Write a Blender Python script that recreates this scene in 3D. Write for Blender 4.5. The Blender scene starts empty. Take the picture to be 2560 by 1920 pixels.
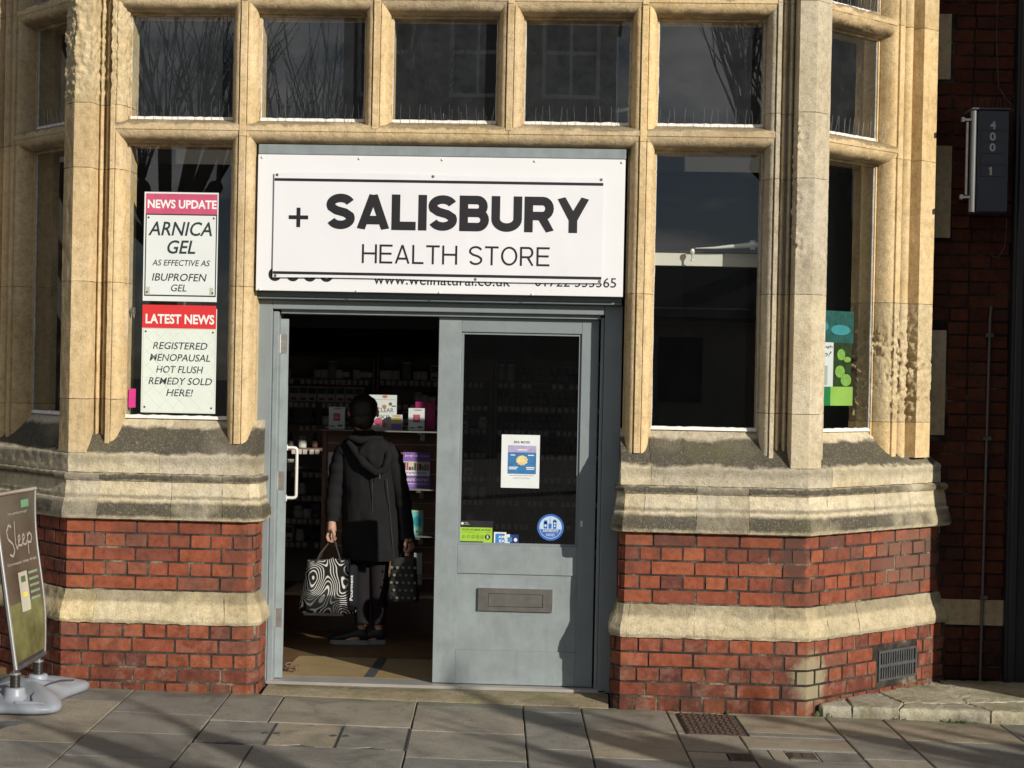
import bpy, bmesh, math, random
from mathutils import Vector, Matrix, noise
random.seed(7)
SC = bpy.context.scene
COL = SC.collection
R = math.radians
# ------------------------------------------------------------ camera, sky, sun, exposure
cam = bpy.data.cameras.new('camera'); co = bpy.data.objects.new('camera', cam); COL.objects.link(co)
cam.sensor_width = 36; cam.lens = 36*4300/2560; cam.clip_end = 500; cam.clip_start = .05
_y, _p, _r = R(2.7), R(-.50), .0205
fw = Vector((-math.sin(_y)*math.cos(_p), math.cos(_y)*math.cos(_p), math.sin(_p)))
rt = Vector((math.cos(_y), math.sin(_y), 0)); up = rt.cross(fw)
rt2 = math.cos(_r)*rt+math.sin(_r)*up; up2 = -math.sin(_r)*rt+math.cos(_r)*up
co.matrix_world = Matrix((( rt2.x, up2.x, -fw.x, 0), (rt2.y, up2.y, -fw.y, -8.8), (rt2.z, up2.z, -fw.z, 1.72), (0, 0, 0, 1)))
SC.camera = co
SUN_AZ, SUN_EL = 43.0, 21.5        # degrees right of the facade's normal, above the horizon
sdir = Vector((math.sin(R(SUN_AZ))*math.cos(R(SUN_EL)), -math.cos(R(SUN_AZ))*math.cos(R(SUN_EL)), math.sin(R(SUN_EL))))
CLOUD = (1.3, 1.7, 1.9)
world = bpy.data.worlds.new('World'); SC.world = world; world.use_nodes = True
nt = world.node_tree; N = nt.nodes; L = nt.links; N.clear()
out = N.new('ShaderNodeOutputWorld'); bg = N.new('ShaderNodeBackground'); sky = N.new('ShaderNodeTexSky')
sky.sky_type = 'NISHITA'; sky.sun_disc = False; sky.air_density = .7; sky.dust_density = .4; sky.sun_elevation = R(SUN_EL); sky.sun_rotation = math.atan2(sdir.x, sdir.y)
tc = N.new('ShaderNodeTexCoord'); mp = N.new('ShaderNodeMapping'); mp.inputs['Scale'].default_value = (1, 1, 2.2); mp.inputs['Location'].default_value = CLOUD
cn = N.new('ShaderNodeTexNoise'); cn.inputs['Scale'].default_value = 5.0; cn.inputs['Detail'].default_value = 9; cn.inputs['Roughness'].default_value = .58
cr = N.new('ShaderNodeValToRGB'); cr.color_ramp.elements[0].position = .47; cr.color_ramp.elements[1].position = .60
mx = N.new('ShaderNodeMixRGB'); mx.inputs[2].default_value = (16, 15.8, 15.8, 1)
bg.inputs[1].default_value = .05
L.new(tc.outputs['Generated'], mp.inputs[0]); L.new(mp.outputs[0], cn.inputs[0]); L.new(cn.outputs[0], cr.inputs[0])
L.new(cr.outputs[0], mx.inputs[0]); L.new(sky.outputs[0], mx.inputs[1]); L.new(mx.outputs[0], bg.inputs[0]); L.new(bg.outputs[0], out.inputs[0])
sl = bpy.data.lights.new('sun', 'SUN'); sl.energy = 5.0; sl.angle = R(.53); sl.color = (1, .93, .82)
so = bpy.data.objects.new('sun', sl); COL.objects.link(so); so.rotation_euler = sdir.to_track_quat('Z', 'Y').to_euler()
SC.view_settings.view_transform = 'Standard'; SC.view_settings.look = 'None'; SC.view_settings.exposure = 0; SC.view_settings.gamma = 1
SC.view_settings.use_curve_mapping = False
SC.cycles.max_bounces = 6; SC.cycles.transparent_max_bounces = 16

# ------------------------------------------------------------ materials
def lin(c):
    return tuple(((x/255)/12.92 if x/255 <= .04045 else ((x/255+.055)/1.055)**2.4) for x in c)+(1,)
class NT:
    def __init__(s, m):
        s.t = m.node_tree; s.t.nodes.clear()
    def n(s, k, **kw):
        x = s.t.nodes.new(k)
        for a, b in kw.items():
            if a.startswith('i_'):
                kk = a[2:]; kk = int(kk) if kk.isdigit() else kk.replace('_', ' ')
                x.inputs[kk].default_value = b
            else: setattr(x, a, b)
        return x
    def l(s, a, b): s.t.links.new(a, b)
def ramp(T, src, stops):
    r = T.n('ShaderNodeValToRGB'); e = r.color_ramp.elements
    while len(e) > 1: e.remove(e[-1])
    e[0].position = stops[0][0]; e[0].color = stops[0][1]
    for p, c in stops[1:]:
        q = e.new(p); q.color = c
    T.l(src, r.inputs[0]); return r.outputs[0]
def g(v): return (v, v, v, 1)
def mathn(T, op, a, b=None):
    m = T.n('ShaderNodeMath', operation=op)
    for i, v in enumerate((a, b)):
        if v is None: continue
        if isinstance(v, (int, float)): m.inputs[i].default_value = v
        else: T.l(v, m.inputs[i])
    return m.outputs[0]
def mixc(T, fac, a, b, mode='MIX'):
    m = T.n('ShaderNodeMixRGB', blend_type=mode)
    for i, v in enumerate((fac, a, b)):
        if isinstance(v, (int, float)): m.inputs[i].default_value = v
        elif isinstance(v, tuple): m.inputs[i].default_value = v
        else: T.l(v, m.inputs[i])
    return m.outputs[0]
def plain(name, col, rough=.6, metal=0, var=.12, scale=6, bump=.0, bscale=60, spec=.5, rnd=0, dirt=0):
    m = bpy.data.materials.new(name); m.use_nodes = True; T = NT(m)
    geo = T.n('ShaderNodeNewGeometry'); o = T.n('ShaderNodeOutputMaterial'); p = T.n('ShaderNodeBsdfPrincipled')
    nz = T.n('ShaderNodeTexNoise', i_Scale=scale, i_Detail=6.0, i_Roughness=.6); T.l(geo.outputs['Position'], nz.inputs['Vector'])
    v = ramp(T, nz.outputs[0], [(.3, g(1-var)), (.7, g(1+var))])
    c = mixc(T, 1.0, v, tuple(col[:3])+(1,), 'MULTIPLY')
    if dirt:
        mq = T.n('ShaderNodeMapping'); mq.inputs['Scale'].default_value = (14, 14, 3.5); T.l(geo.outputs['Position'], mq.inputs[0])
        dn = T.n('ShaderNodeTexNoise', i_Scale=1.0, i_Detail=8.0, i_Roughness=.75); T.l(mq.outputs[0], dn.inputs['Vector'])
        c = mixc(T, ramp(T, dn.outputs[0], [(.50, g(0)), (.72, g(dirt))]), c, (.07, .075, .075, 1))
        d2_ = T.n('ShaderNodeTexNoise', i_Scale=70.0, i_Detail=6.0, i_Roughness=.8); T.l(geo.outputs['Position'], d2_.inputs['Vector'])
        c = mixc(T, ramp(T, d2_.outputs[0], [(.66, g(0)), (.72, g(dirt))]), c, (.40, .42, .42, 1))
    if rnd:
        oi = T.n('ShaderNodeObjectInfo'); rr = ramp(T, oi.outputs['Random'], [(0, g(1-rnd)), (1, g(1+rnd))]); c = mixc(T, 1.0, c, rr, 'MULTIPLY')
    T.l(c, p.inputs['Base Color']); p.inputs['Roughness'].default_value = rough; p.inputs['Metallic'].default_value = metal
    p.inputs['Specular IOR Level'].default_value = spec
    if bump:
        b = T.n('ShaderNodeTexNoise', i_Scale=bscale, i_Detail=5.0); T.l(geo.outputs['Position'], b.inputs['Vector'])
        bp = T.n('ShaderNodeBump', i_Strength=bump, i_Distance=.004); T.l(b.outputs[0], bp.inputs['Height']); T.l(bp.outputs[0], p.inputs['Normal'])
    T.l(p.outputs[0], o.inputs[0]); return m
def stone(name, base, lichen=0, rough_bump=.6, green=0., zband=None, wv=.085, ws=7.0, uni=0):
    m = bpy.data.materials.new(name); m.use_nodes = True; T = NT(m)
    geo = T.n('ShaderNodeNewGeometry'); P = geo.outputs['Position']; o = T.n('ShaderNodeOutputMaterial'); p = T.n('ShaderNodeBsdfPrincipled')
    oi = T.n('ShaderNodeObjectInfo')
    add = T.n('ShaderNodeVectorMath', operation='ADD'); T.l(P, add.inputs[0]); sc = T.n('ShaderNodeVectorMath', operation='SCALE'); sc.inputs[3].default_value = 7
    cmb = T.n('ShaderNodeCombineXYZ'); T.l(oi.outputs['Random'], cmb.inputs[0]); T.l(oi.outputs['Random'], cmb.inputs[1]); T.l(cmb.outputs[0], sc.inputs[0]); T.l(sc.outputs[0], add.inputs[1])
    V = add.outputs[0]
    big = T.n('ShaderNodeTexNoise', i_Scale=3.2, i_Detail=5.0, i_Roughness=.62); T.l(V, big.inputs['Vector'])
    med = T.n('ShaderNodeTexNoise', i_Scale=26.0, i_Detail=6.0, i_Roughness=.7); T.l(V, med.inputs['Vector'])
    fine = T.n('ShaderNodeTexNoise', i_Scale=130.0, i_Detail=4.0, i_Roughness=.75); T.l(P, fine.inputs['Vector'])
    b = base
    c = ramp(T, big.outputs[0], [(.30, (b[0]*.84, b[1]*.80, b[2]*.74, 1)), (.5, (b[0], b[1], b[2], 1)), (.72, (b[0]*1.12, b[1]*1.13, b[2]*1.22, 1))])
    c = mixc(T, 1.0, c, ramp(T, med.outputs[0], [(.28, g(.70)), (.5, g(1.0)), (.72, g(1.16))]), 'MULTIPLY')
    c = mixc(T, 1.0, c, ramp(T, fine.outputs[0], [(.3, g(.74)), (.5, g(1.0)), (.72, g(1.2))]), 'MULTIPLY')
    c = mixc(T, 1.0, c, ramp(T, oi.outputs['Random'], [(0, (.82, .82, .85, 1)), (.3, (.96, .95, .93, 1)), (.7, (1.02, 1.0, .97, 1)), (1, (1.10, 1.04, .90, 1))]), 'MULTIPLY')
    # vertical rain streaks
    mp = T.n('ShaderNodeMapping'); mp.inputs['Scale'].default_value = (28, 28, 1.3); T.l(P, mp.inputs[0])
    st = T.n('ShaderNodeTexNoise', i_Scale=1.0, i_Detail=5.0); T.l(mp.outputs[0], st.inputs['Vector'])
    c = mixc(T, ramp(T, st.outputs[0], [(.56, g(0)), (.78, g(.32))]), c, (b[0]*.42, b[1]*.40, b[2]*.40, 1))
    sep = T.n('ShaderNodeSeparateXYZ'); T.l(P, sep.inputs[0]); Z = sep.outputs[2]
    sn = T.n('ShaderNodeSeparateXYZ'); T.l(geo.outputs['True Normal'], sn.inputs[0])
    if lichen:
        wob = T.n('ShaderNodeTexNoise', i_Scale=ws, i_Detail=5.0, i_Roughness=.7); T.l(P, wob.inputs['Vector'])
        dz = mathn(T, 'MULTIPLY', mathn(T, 'SUBTRACT', wob.outputs[0], .5), wv)
        zz = mathn(T, 'ADD', Z, dz)
        tot = None
        for z0, z1, soft, amt in zband:
            a = T.n('ShaderNodeMapRange', interpolation_type='SMOOTHSTEP'); T.l(zz, a.inputs[0]); a.inputs[1].default_value = z0-soft; a.inputs[2].default_value = z0+soft
            d = T.n('ShaderNodeMapRange', interpolation_type='SMOOTHSTEP'); T.l(zz, d.inputs[0]); d.inputs[1].default_value = z1-soft; d.inputs[2].default_value = z1+soft; d.inputs[3].default_value = 1; d.inputs[4].default_value = 0
            q = mathn(T, 'MULTIPLY', mathn(T, 'MULTIPLY', a.outputs[0], d.outputs[0]), amt)
            tot = q if tot is None else mathn(T, 'MAXIMUM', tot, q)
        spk = T.n('ShaderNodeTexNoise', i_Scale=75.0, i_Detail=6.0, i_Roughness=.8); T.l(P, spk.inputs['Vector'])
        msk = mathn(T, 'MULTIPLY', tot, ramp(T, spk.outputs[0], [(.36, g(.6)), (.50, g(1))]))
        lc = ramp(T, spk.outputs[0], [(.38, (.030, .027, .023, 1)), (.53, (.068, .062, .050, 1)), (.64, (.20, .175, .13, 1))])
        # lichen thins out along the length in patches
        pat = T.n('ShaderNodeTexNoise', i_Scale=2.3, i_Detail=4.0); T.l(P, pat.inputs['Vector'])
        msk = mathn(T, 'MULTIPLY', msk, ramp(T, pat.outputs[0], [(.34, g(max(.25, uni*.8))), (.46, g(1))]))
        msk = mathn(T, 'MULTIPLY', msk, ramp(T, oi.outputs['Random'], [(0, g(max(uni, .55))), (.18, g(max(uni, .85))), (.35, g(1))]))
        msk = mathn(T, 'MULTIPLY', msk, lichen)
        c = mixc(T, msk, c, lc)
        if green:
            gm = T.n('ShaderNodeTexNoise', i_Scale=4.0, i_Detail=6.0); T.l(P, gm.inputs['Vector'])
            c = mixc(T, ramp(T, gm.outputs[0], [(.5, g(0)), (.7, g(green))]), c, (.17, .165, .065, 1))
    T.l(c, p.inputs['Base Color']); p.inputs['Roughness'].default_value = .93; p.inputs['Specular IOR Level'].default_value = .15
    h = mathn(T, 'ADD', mathn(T, 'MULTIPLY', med.outputs[0], .7), mathn(T, 'MULTIPLY', fine.outputs[0], .35))
    bp = T.n('ShaderNodeBump', i_Strength=rough_bump, i_Distance=.013); T.l(h, bp.inputs['Height']); T.l(bp.outputs[0], p.inputs['Normal'])
    T.l(p.outputs[0], o.inputs[0]); return m
def brickmat(name, dark=1.0):
    m = bpy.data.materials.new(name); m.use_nodes = True; T = NT(m)
    geo = T.n('ShaderNodeNewGeometry'); P = geo.outputs['Position']; o = T.n('ShaderNodeOutputMaterial'); p = T.n('ShaderNodeBsdfPrincipled')
    oi = T.n('ShaderNodeObjectInfo')
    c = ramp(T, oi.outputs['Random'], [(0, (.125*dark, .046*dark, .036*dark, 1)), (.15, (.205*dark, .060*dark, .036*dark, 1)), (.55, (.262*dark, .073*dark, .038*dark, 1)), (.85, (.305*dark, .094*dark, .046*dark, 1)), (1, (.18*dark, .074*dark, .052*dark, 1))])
    n1 = T.n('ShaderNodeTexNoise', i_Scale=22.0, i_Detail=8.0, i_Roughness=.7); T.l(P, n1.inputs['Vector'])
    n2 = T.n('ShaderNodeTexNoise', i_Scale=150.0, i_Detail=4.0, i_Roughness=.8); T.l(P, n2.inputs['Vector'])
    n3 = T.n('ShaderNodeTexNoise', i_Scale=3.0, i_Detail=6.0, i_Roughness=.7); T.l(P, n3.inputs['Vector'])
    c = mixc(T, 1.0, c, ramp(T, n1.outputs[0], [(.28, g(.52)), (.5, g(1)), (.72, g(1.25))]), 'MULTIPLY')
    c = mixc(T, 1.0, c, ramp(T, n2.outputs[0], [(.25, g(.7)), (.5, g(1)), (.75, g(1.15))]), 'MULTIPLY')
    # soot patches and pale salts low down
    c = mixc(T, ramp(T, n3.outputs[0], [(.50, g(0)), (.66, g(.62))]), c, (.07*dark, .045*dark, .036*dark, 1))
    sep = T.n('ShaderNodeSeparateXYZ'); T.l(P, sep.inputs[0])
    low = T.n('ShaderNodeMapRange'); T.l(sep.outputs[2], low.inputs[0]); low.inputs[1].default_value = .0; low.inputs[2].default_value = .42; low.inputs[3].default_value = 1; low.inputs[4].default_value = .12
    n4 = T.n('ShaderNodeTexNoise', i_Scale=11.0, i_Detail=9.0, i_Roughness=.75); T.l(P, n4.inputs['Vector'])
    c = mixc(T, mathn(T, 'MULTIPLY', ramp(T, n4.outputs[0], [(.5, g(0)), (.68, g(.75))]), low.outputs[0]), c, (.30*dark, .21*dark, .17*dark, 1))
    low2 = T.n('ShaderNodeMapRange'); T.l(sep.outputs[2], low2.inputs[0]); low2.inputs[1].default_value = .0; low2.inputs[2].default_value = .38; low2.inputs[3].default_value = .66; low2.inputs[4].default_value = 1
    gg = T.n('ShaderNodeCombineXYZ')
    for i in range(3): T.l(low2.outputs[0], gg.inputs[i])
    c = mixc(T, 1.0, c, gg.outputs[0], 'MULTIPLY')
    def spot(cx, cz, rx, rz, lo, hi, col, amt, c):
        mp = T.n('ShaderNodeMapping'); mp.vector_type = 'POINT'; mp.inputs['Location'].default_value = (-cx/rx, 0, -cz/rz); mp.inputs['Scale'].default_value = (1/rx, 0, 1/rz); T.l(P, mp.inputs[0])
        ln = T.n('ShaderNodeVectorMath', operation='LENGTH'); T.l(mp.outputs[0], ln.inputs[0])
        v = mathn(T, 'ADD', ln.outputs['Value'], mathn(T, 'MULTIPLY', mathn(T, 'SUBTRACT', n4.outputs[0], .5), 2.2))
        return mixc(T, ramp(T, v, [(lo, g(amt)), (hi, g(0))]), c, col)
    c = spot(1.13, .17, .11, .17, .6, 1.0, (.30*dark, .27*dark, .17*dark, 1), .8, c)
    c = spot(1.04, .80, .09, .24, .6, 1.05, (.075*dark, .045*dark, .038*dark, 1), .75, c)
    c = spot(1.72, .74, .22, .22, .6, 1.1, (.17*dark, .10*dark, .075*dark, 1), .6, c)
    T.l(c, p.inputs['Base Color']); p.inputs['Roughness'].default_value = .88; p.inputs['Specular IOR Level'].default_value = .2
    h = mathn(T, 'ADD', mathn(T, 'MULTIPLY', n1.outputs[0], .8), mathn(T, 'MULTIPLY', n2.outputs[0], .35))
    bp = T.n('ShaderNodeBump', i_Strength=.6, i_Distance=.005); T.l(h, bp.inputs['Height']); T.l(bp.outputs[0], p.inputs['Normal'])
    T.l(p.outputs[0], o.inputs[0]); return m
def mortarmat(name, k=1.0):
    m = bpy.data.materials.new(name); m.use_nodes = True; T = NT(m)
    geo = T.n('ShaderNodeNewGeometry'); P = geo.outputs['Position']; o = T.n('ShaderNodeOutputMaterial'); p = T.n('ShaderNodeBsdfPrincipled')
    n1 = T.n('ShaderNodeTexNoise', i_Scale=5.0, i_Detail=7.0, i_Roughness=.7); T.l(P, n1.inputs['Vector'])
    n2 = T.n('ShaderNodeTexNoise', i_Scale=120.0, i_Detail=4.0, i_Roughness=.8); T.l(P, n2.inputs['Vector'])
    c = ramp(T, n1.outputs[0], [(.42, (.035*k, .030*k, .027*k, 1)), (.55, (.085*k, .072*k, .058*k, 1)), (.68, (.30*k, .26*k, .19*k, 1))])
    c = mixc(T, 1.0, c, ramp(T, n2.outputs[0], [(.25, g(.6)), (.75, g(1.25))]), 'MULTIPLY')
    T.l(c, p.inputs['Base Color']); p.inputs['Roughness'].default_value = .95; p.inputs['Specular IOR Level'].default_value = .1
    bp = T.n('ShaderNodeBump', i_Strength=.8, i_Distance=.006); T.l(n2.outputs[0], bp.inputs['Height']); T.l(bp.outputs[0], p.inputs['Normal'])
    T.l(p.outputs[0], o.inputs[0]); return m
def glassmat(name, dirt=.0, boost=1.35, tint=(.93, .95, .94, 1)):
    m = bpy.data.materials.new(name); m.use_nodes = True; T = NT(m); geo = T.n('ShaderNodeNewGeometry')
    o = T.n('ShaderNodeOutputMaterial'); tr = T.n('ShaderNodeBsdfTransparent'); tr.inputs[0].default_value = tint
    gl = T.n('ShaderNodeBsdfGlossy'); gl.inputs['Roughness'].default_value = 0.0
    dt = T.n('ShaderNodeVectorMath', operation='DOT_PRODUCT'); T.l(geo.outputs['Incoming'], dt.inputs[0]); T.l(geo.outputs['True Normal'], dt.inputs[1])
    om = mathn(T, 'SUBTRACT', 1.0, mathn(T, 'ABSOLUTE', dt.outputs['Value'])); frv = mathn(T, 'ADD', .043, mathn(T, 'MULTIPLY', mathn(T, 'POWER', om, 5.0), .95))
    w = T.n('ShaderNodeTexNoise', i_Scale=1.4, i_Detail=2.0); T.l(geo.outputs['Position'], w.inputs['Vector'])
    bp = T.n('ShaderNodeBump', i_Strength=.012, i_Distance=.02); T.l(w.outputs[0], bp.inputs['Height']); T.l(bp.outputs[0], gl.inputs['Normal'])
    mx = T.n('ShaderNodeMixShader'); T.l(mathn(T, 'MULTIPLY', frv, boost), mx.inputs[0]); T.l(tr.outputs[0], mx.inputs[1]); T.l(gl.outputs[0], mx.inputs[2])
    res = mx.outputs[0]
    if dirt:
        df = T.n('ShaderNodeBsdfDiffuse'); df.inputs[0].default_value = (.42, .48, .52, 1)
        dn = T.n('ShaderNodeTexNoise', i_Scale=9.0, i_Detail=10.0, i_Roughness=.8); T.l(geo.outputs['Position'], dn.inputs['Vector'])
        m2 = T.n('ShaderNodeMixShader'); T.l(ramp(T, dn.outputs[0], [(.35, g(dirt*.3)), (.75, g(dirt))]), m2.inputs[0]); T.l(res, m2.inputs[1]); T.l(df.outputs[0], m2.inputs[2]); res = m2.outputs[0]
    T.l(res, o.inputs[0]); return m

TAN = (.615, .475, .272)
PALE = (.60, .535, .385)
M = {}
M['stone'] = stone('tan_limestone', TAN)
M['stone_rough'] = stone('eroded_limestone', (.60, .49, .30), rough_bump=1.0)
M['stone_pale'] = stone('pale_limestone', (.58, .510, .365), lichen=.25, zband=[(1.2, 4, .03, .3)], rough_bump=.7)
M['stone_sill'] = stone('weathered_sill_limestone', PALE, lichen=1.0, green=.4, zband=[(1.245, 1.375, .012, 1.0), (1.19, 1.235, .02, .35)], uni=1, rough_bump=1.0)
M['stone_mould'] = stone('weathered_moulding_limestone', PALE, lichen=1.0, green=.25, zband=[(.918, .992, .012, 1.0), (1.104, 1.137, .008, 1.0), (1.012, 1.030, .007, .55)], wv=.030, ws=22.0, rough_bump=1.0)
M['stone_tr'] = stone('transom_limestone', (.57, .455, .285), lichen=.75, rough_bump=.7, zband=[(2.955, 3.01, .006, .8), (3.64, 3.70, .006, .8), (2.86, 2.885, .010, .7), (3.545, 3.575, .012, .8)])
M['quoin'] = stone('shade_toned_quoin', (.36, .30, .20), rough_bump=.7)  # limestone darkened so its colour carries the shade of the recess
M['stone_band'] = stone('worn_band_limestone', (.60, .515, .34), lichen=.7, green=.25, zband=[(.475, .56, .012, .8), (.37, .385, .006, .5)], wv=.05, ws=12, rough_bump=1.0)
M['brick'] = brickmat('red_brick'); M['mortar'] = mortarmat('lime_mortar')
M['brick_b'] = brickmat('shade_toned_brick', .25); M['mortar_b'] = mortarmat('shade_toned_mortar', .42)  # darker copies of brick and mortar, the recess shade put into their colour
M['glass'] = glassmat('window_glass', dirt=.006, boost=2.2); M['glass_old'] = glassmat('dusty_window_glass', dirt=.060, boost=2.0)
M['edge'] = plain('grey_white_glazing_edge', (.42, .41, .38), .8, bump=.8, bscale=120, var=.3, scale=50)
M['putty'] = plain('white_flaking_paint', (.78, .76, .72), .8, bump=.8, bscale=120, var=.15, scale=50)
M['grey'] = plain('grey_painted_timber', (.208, .243, .255), .42, dirt=.16, var=.07, scale=3, bump=.15, bscale=25)
M['grey2'] = plain('worn_grey_painted_timber', (.228, .264, .274), .45, dirt=.24, var=.12, scale=9, bump=.25, bscale=25)
M['white'] = plain('white_sign_panel', (.74, .75, .77), .35, var=.02, scale=2)
M['banner'] = plain('white_vinyl_banner', (.72, .725, .76), .45, var=.03, scale=2, bump=.25, bscale=5)
M['black'] = plain('black_print', (.012, .011, .014), .5, var=.05)
M['steel'] = plain('brushed_steel', (.42, .40, .37), .38, 1, var=.15, scale=20)
M['steel_w'] = plain('satin_white_metal', (.75, .74, .70), .3, .3, var=.05)
M['chrome'] = plain('bright_aluminium', (.78, .79, .80), .22, .9, var=.05)
M['paper'] = plain('white_paper', (.66, .70, .70), .6, var=.03, scale=8, bump=.3, bscale=14)
M['paper_g'] = plain('greenish_white_paper', (.66, .72, .66), .6, var=.02, scale=8, bump=.25, bscale=14)
M['pink'] = plain('faded_pink_print', (.52, .085, .17), .5, var=.12, scale=12)
M['red'] = plain('red_print', (.62, .03, .035), .5, var=.03)
M['white_ink'] = plain('white_print', (.78, .78, .76), .5, var=.02)
M['ink'] = plain('dark_green_black_ink', (.02, .035, .035), .5, var=.1)
M['iron'] = plain('rusty_cast_iron', (.085, .055, .042), .75, .3, var=.35, scale=40, bump=.8, bscale=80)
M['iron_g'] = plain('grey_cast_iron', (.075, .078, .08), .7, .3, var=.25, scale=30, bump=.5, bscale=80)
def flag(name, a, b, c3):
    m = bpy.data.materials.new(name); m.use_nodes = True; T = NT(m)
    geo = T.n('ShaderNodeNewGeometry'); P = geo.outputs['Position']; o = T.n('ShaderNodeOutputMaterial'); p = T.n('ShaderNodeBsdfPrincipled'); oi = T.n('ShaderNodeObjectInfo')
    c = ramp(T, oi.outputs['Random'], [(0, a), (.5, b), (1, c3)])
    n1 = T.n('ShaderNodeTexNoise', i_Scale=4.0, i_Detail=8.0, i_Roughness=.65, i_Distortion=.8); T.l(P, n1.inputs['Vector'])
    n2 = T.n('ShaderNodeTexNoise', i_Scale=90.0, i_Detail=5.0, i_Roughness=.8); T.l(P, n2.inputs['Vector'])
    c = mixc(T, 1.0, c, ramp(T, n1.outputs[0], [(.3, g(.62)), (.5, g(1)), (.72, g(1.25))]), 'MULTIPLY')
    c = mixc(T, 1.0, c, ramp(T, n2.outputs[0], [(.28, g(.62)), (.72, g(1.28))]), 'MULTIPLY')
    # moss near the wall foot
    sep = T.n('ShaderNodeSeparateXYZ'); T.l(P, sep.inputs[0]); mr = T.n('ShaderNodeMapRange'); T.l(sep.outputs[1], mr.inputs[0]); mr.inputs[1].default_value = -.22; mr.inputs[2].default_value = .0
    n3 = T.n('ShaderNodeTexNoise', i_Scale=6.0, i_Detail=8.0); T.l(P, n3.inputs['Vector'])
    c = mixc(T, mathn(T, 'MULTIPLY', mathn(T, 'MULTIPLY', mr.outputs[0], .7), ramp(T, n3.outputs[0], [(.38, g(.2)), (.62, g(1))])), c, (.085, .092, .045, 1))
    # damp spots and gum
    vo = T.n('ShaderNodeTexVoronoi', i_Scale=7.0); T.l(P, vo.inputs['Vector'])
    c = mixc(T, ramp(T, vo.outputs['Distance'], [(.035, g(.55)), (.05, g(0))]), c, (.06, .055, .05, 1))
    T.l(c, p.inputs['Base Color']); p.inputs['Specular IOR Level'].default_value = .35
    T.l(ramp(T, n1.outputs[0], [(.3, g(.5)), (.7, g(.8))]), p.inputs['Roughness'])
    h = mathn(T, 'ADD', n1.outputs[0], mathn(T, 'MULTIPLY', n2.outputs[0], .35))
    bp = T.n('ShaderNodeBump', i_Strength=.45, i_Distance=.006); T.l(h, bp.inputs['Height']); T.l(bp.outputs[0], p.inputs['Normal'])
    T.l(p.outputs[0], o.inputs[0]); return m
M['flag'] = flag('paving_stone', (.165, .163, .152, 1), (.215, .203, .176, 1), (.295, .25, .18, 1))
M['joint'] = plain('dark_paving_joint', (.035, .03, .024), .95, var=.3, scale=20)
M['wood'] = plain('brown_floor_boards', (.15, .085, .04), .4, var=.25, scale=4)
M['plank'] = plain('pale_threshold_wood', (.33, .24, .12), .45, var=.15, scale=5)
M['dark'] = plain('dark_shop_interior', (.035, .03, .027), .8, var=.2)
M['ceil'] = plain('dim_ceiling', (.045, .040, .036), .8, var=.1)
M['beamw'] = plain('white_plaster', (.62, .62, .56), .7, var=.05)

# ------------------------------------------------------------ mesh helpers
def link(name, me, parent=None, mats=None):
    o = bpy.data.objects.new(name, me); COL.objects.link(o)
    if parent is not None: o.parent = parent
    if mats is not None:
        for m in (mats if isinstance(mats, (list, tuple)) else [mats]): me.materials.append(M[m] if isinstance(m, str) else m)
    return o
def pobj(name, verts, faces, mat, parent=None, smooth=None, recalc=True, fm=None):
    me = bpy.data.meshes.new(name); me.from_pydata([tuple(v) for v in verts], [], faces)
    if recalc:
        bm = bmesh.new(); bm.from_mesh(me); bmesh.ops.recalc_face_normals(bm, faces=bm.faces); bm.to_mesh(me); bm.free()
    if smooth is not None:
        me.polygons.foreach_set('use_smooth', [True]*len(me.polygons)); me.set_sharp_from_angle(angle=R(smooth))
    o = link(name, me, parent, mat)
    if fm:
        for i, k in fm.items(): me.polygons[i].material_index = k
    return o
def thing(name, label, cat, loc=(0, 0, 0), rz=0, group=None, kind=None):
    o = bpy.data.objects.new(name, None); COL.objects.link(o); o.location = loc; o.rotation_euler = (0, 0, rz); o.empty_display_size = .1
    tag(o, label, cat, group, kind); return o
def tag(o, label=None, cat=None, group=None, kind=None):
    if label: o['label'] = label
    if cat: o['category'] = cat
    if group: o['group'] = group
    if kind: o['kind'] = kind
    return o
BOXF = [(0, 1, 2, 3), (4, 7, 6, 5), (0, 4, 5, 1), (1, 5, 6, 2), (2, 6, 7, 3), (3, 7, 4, 0)]
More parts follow.
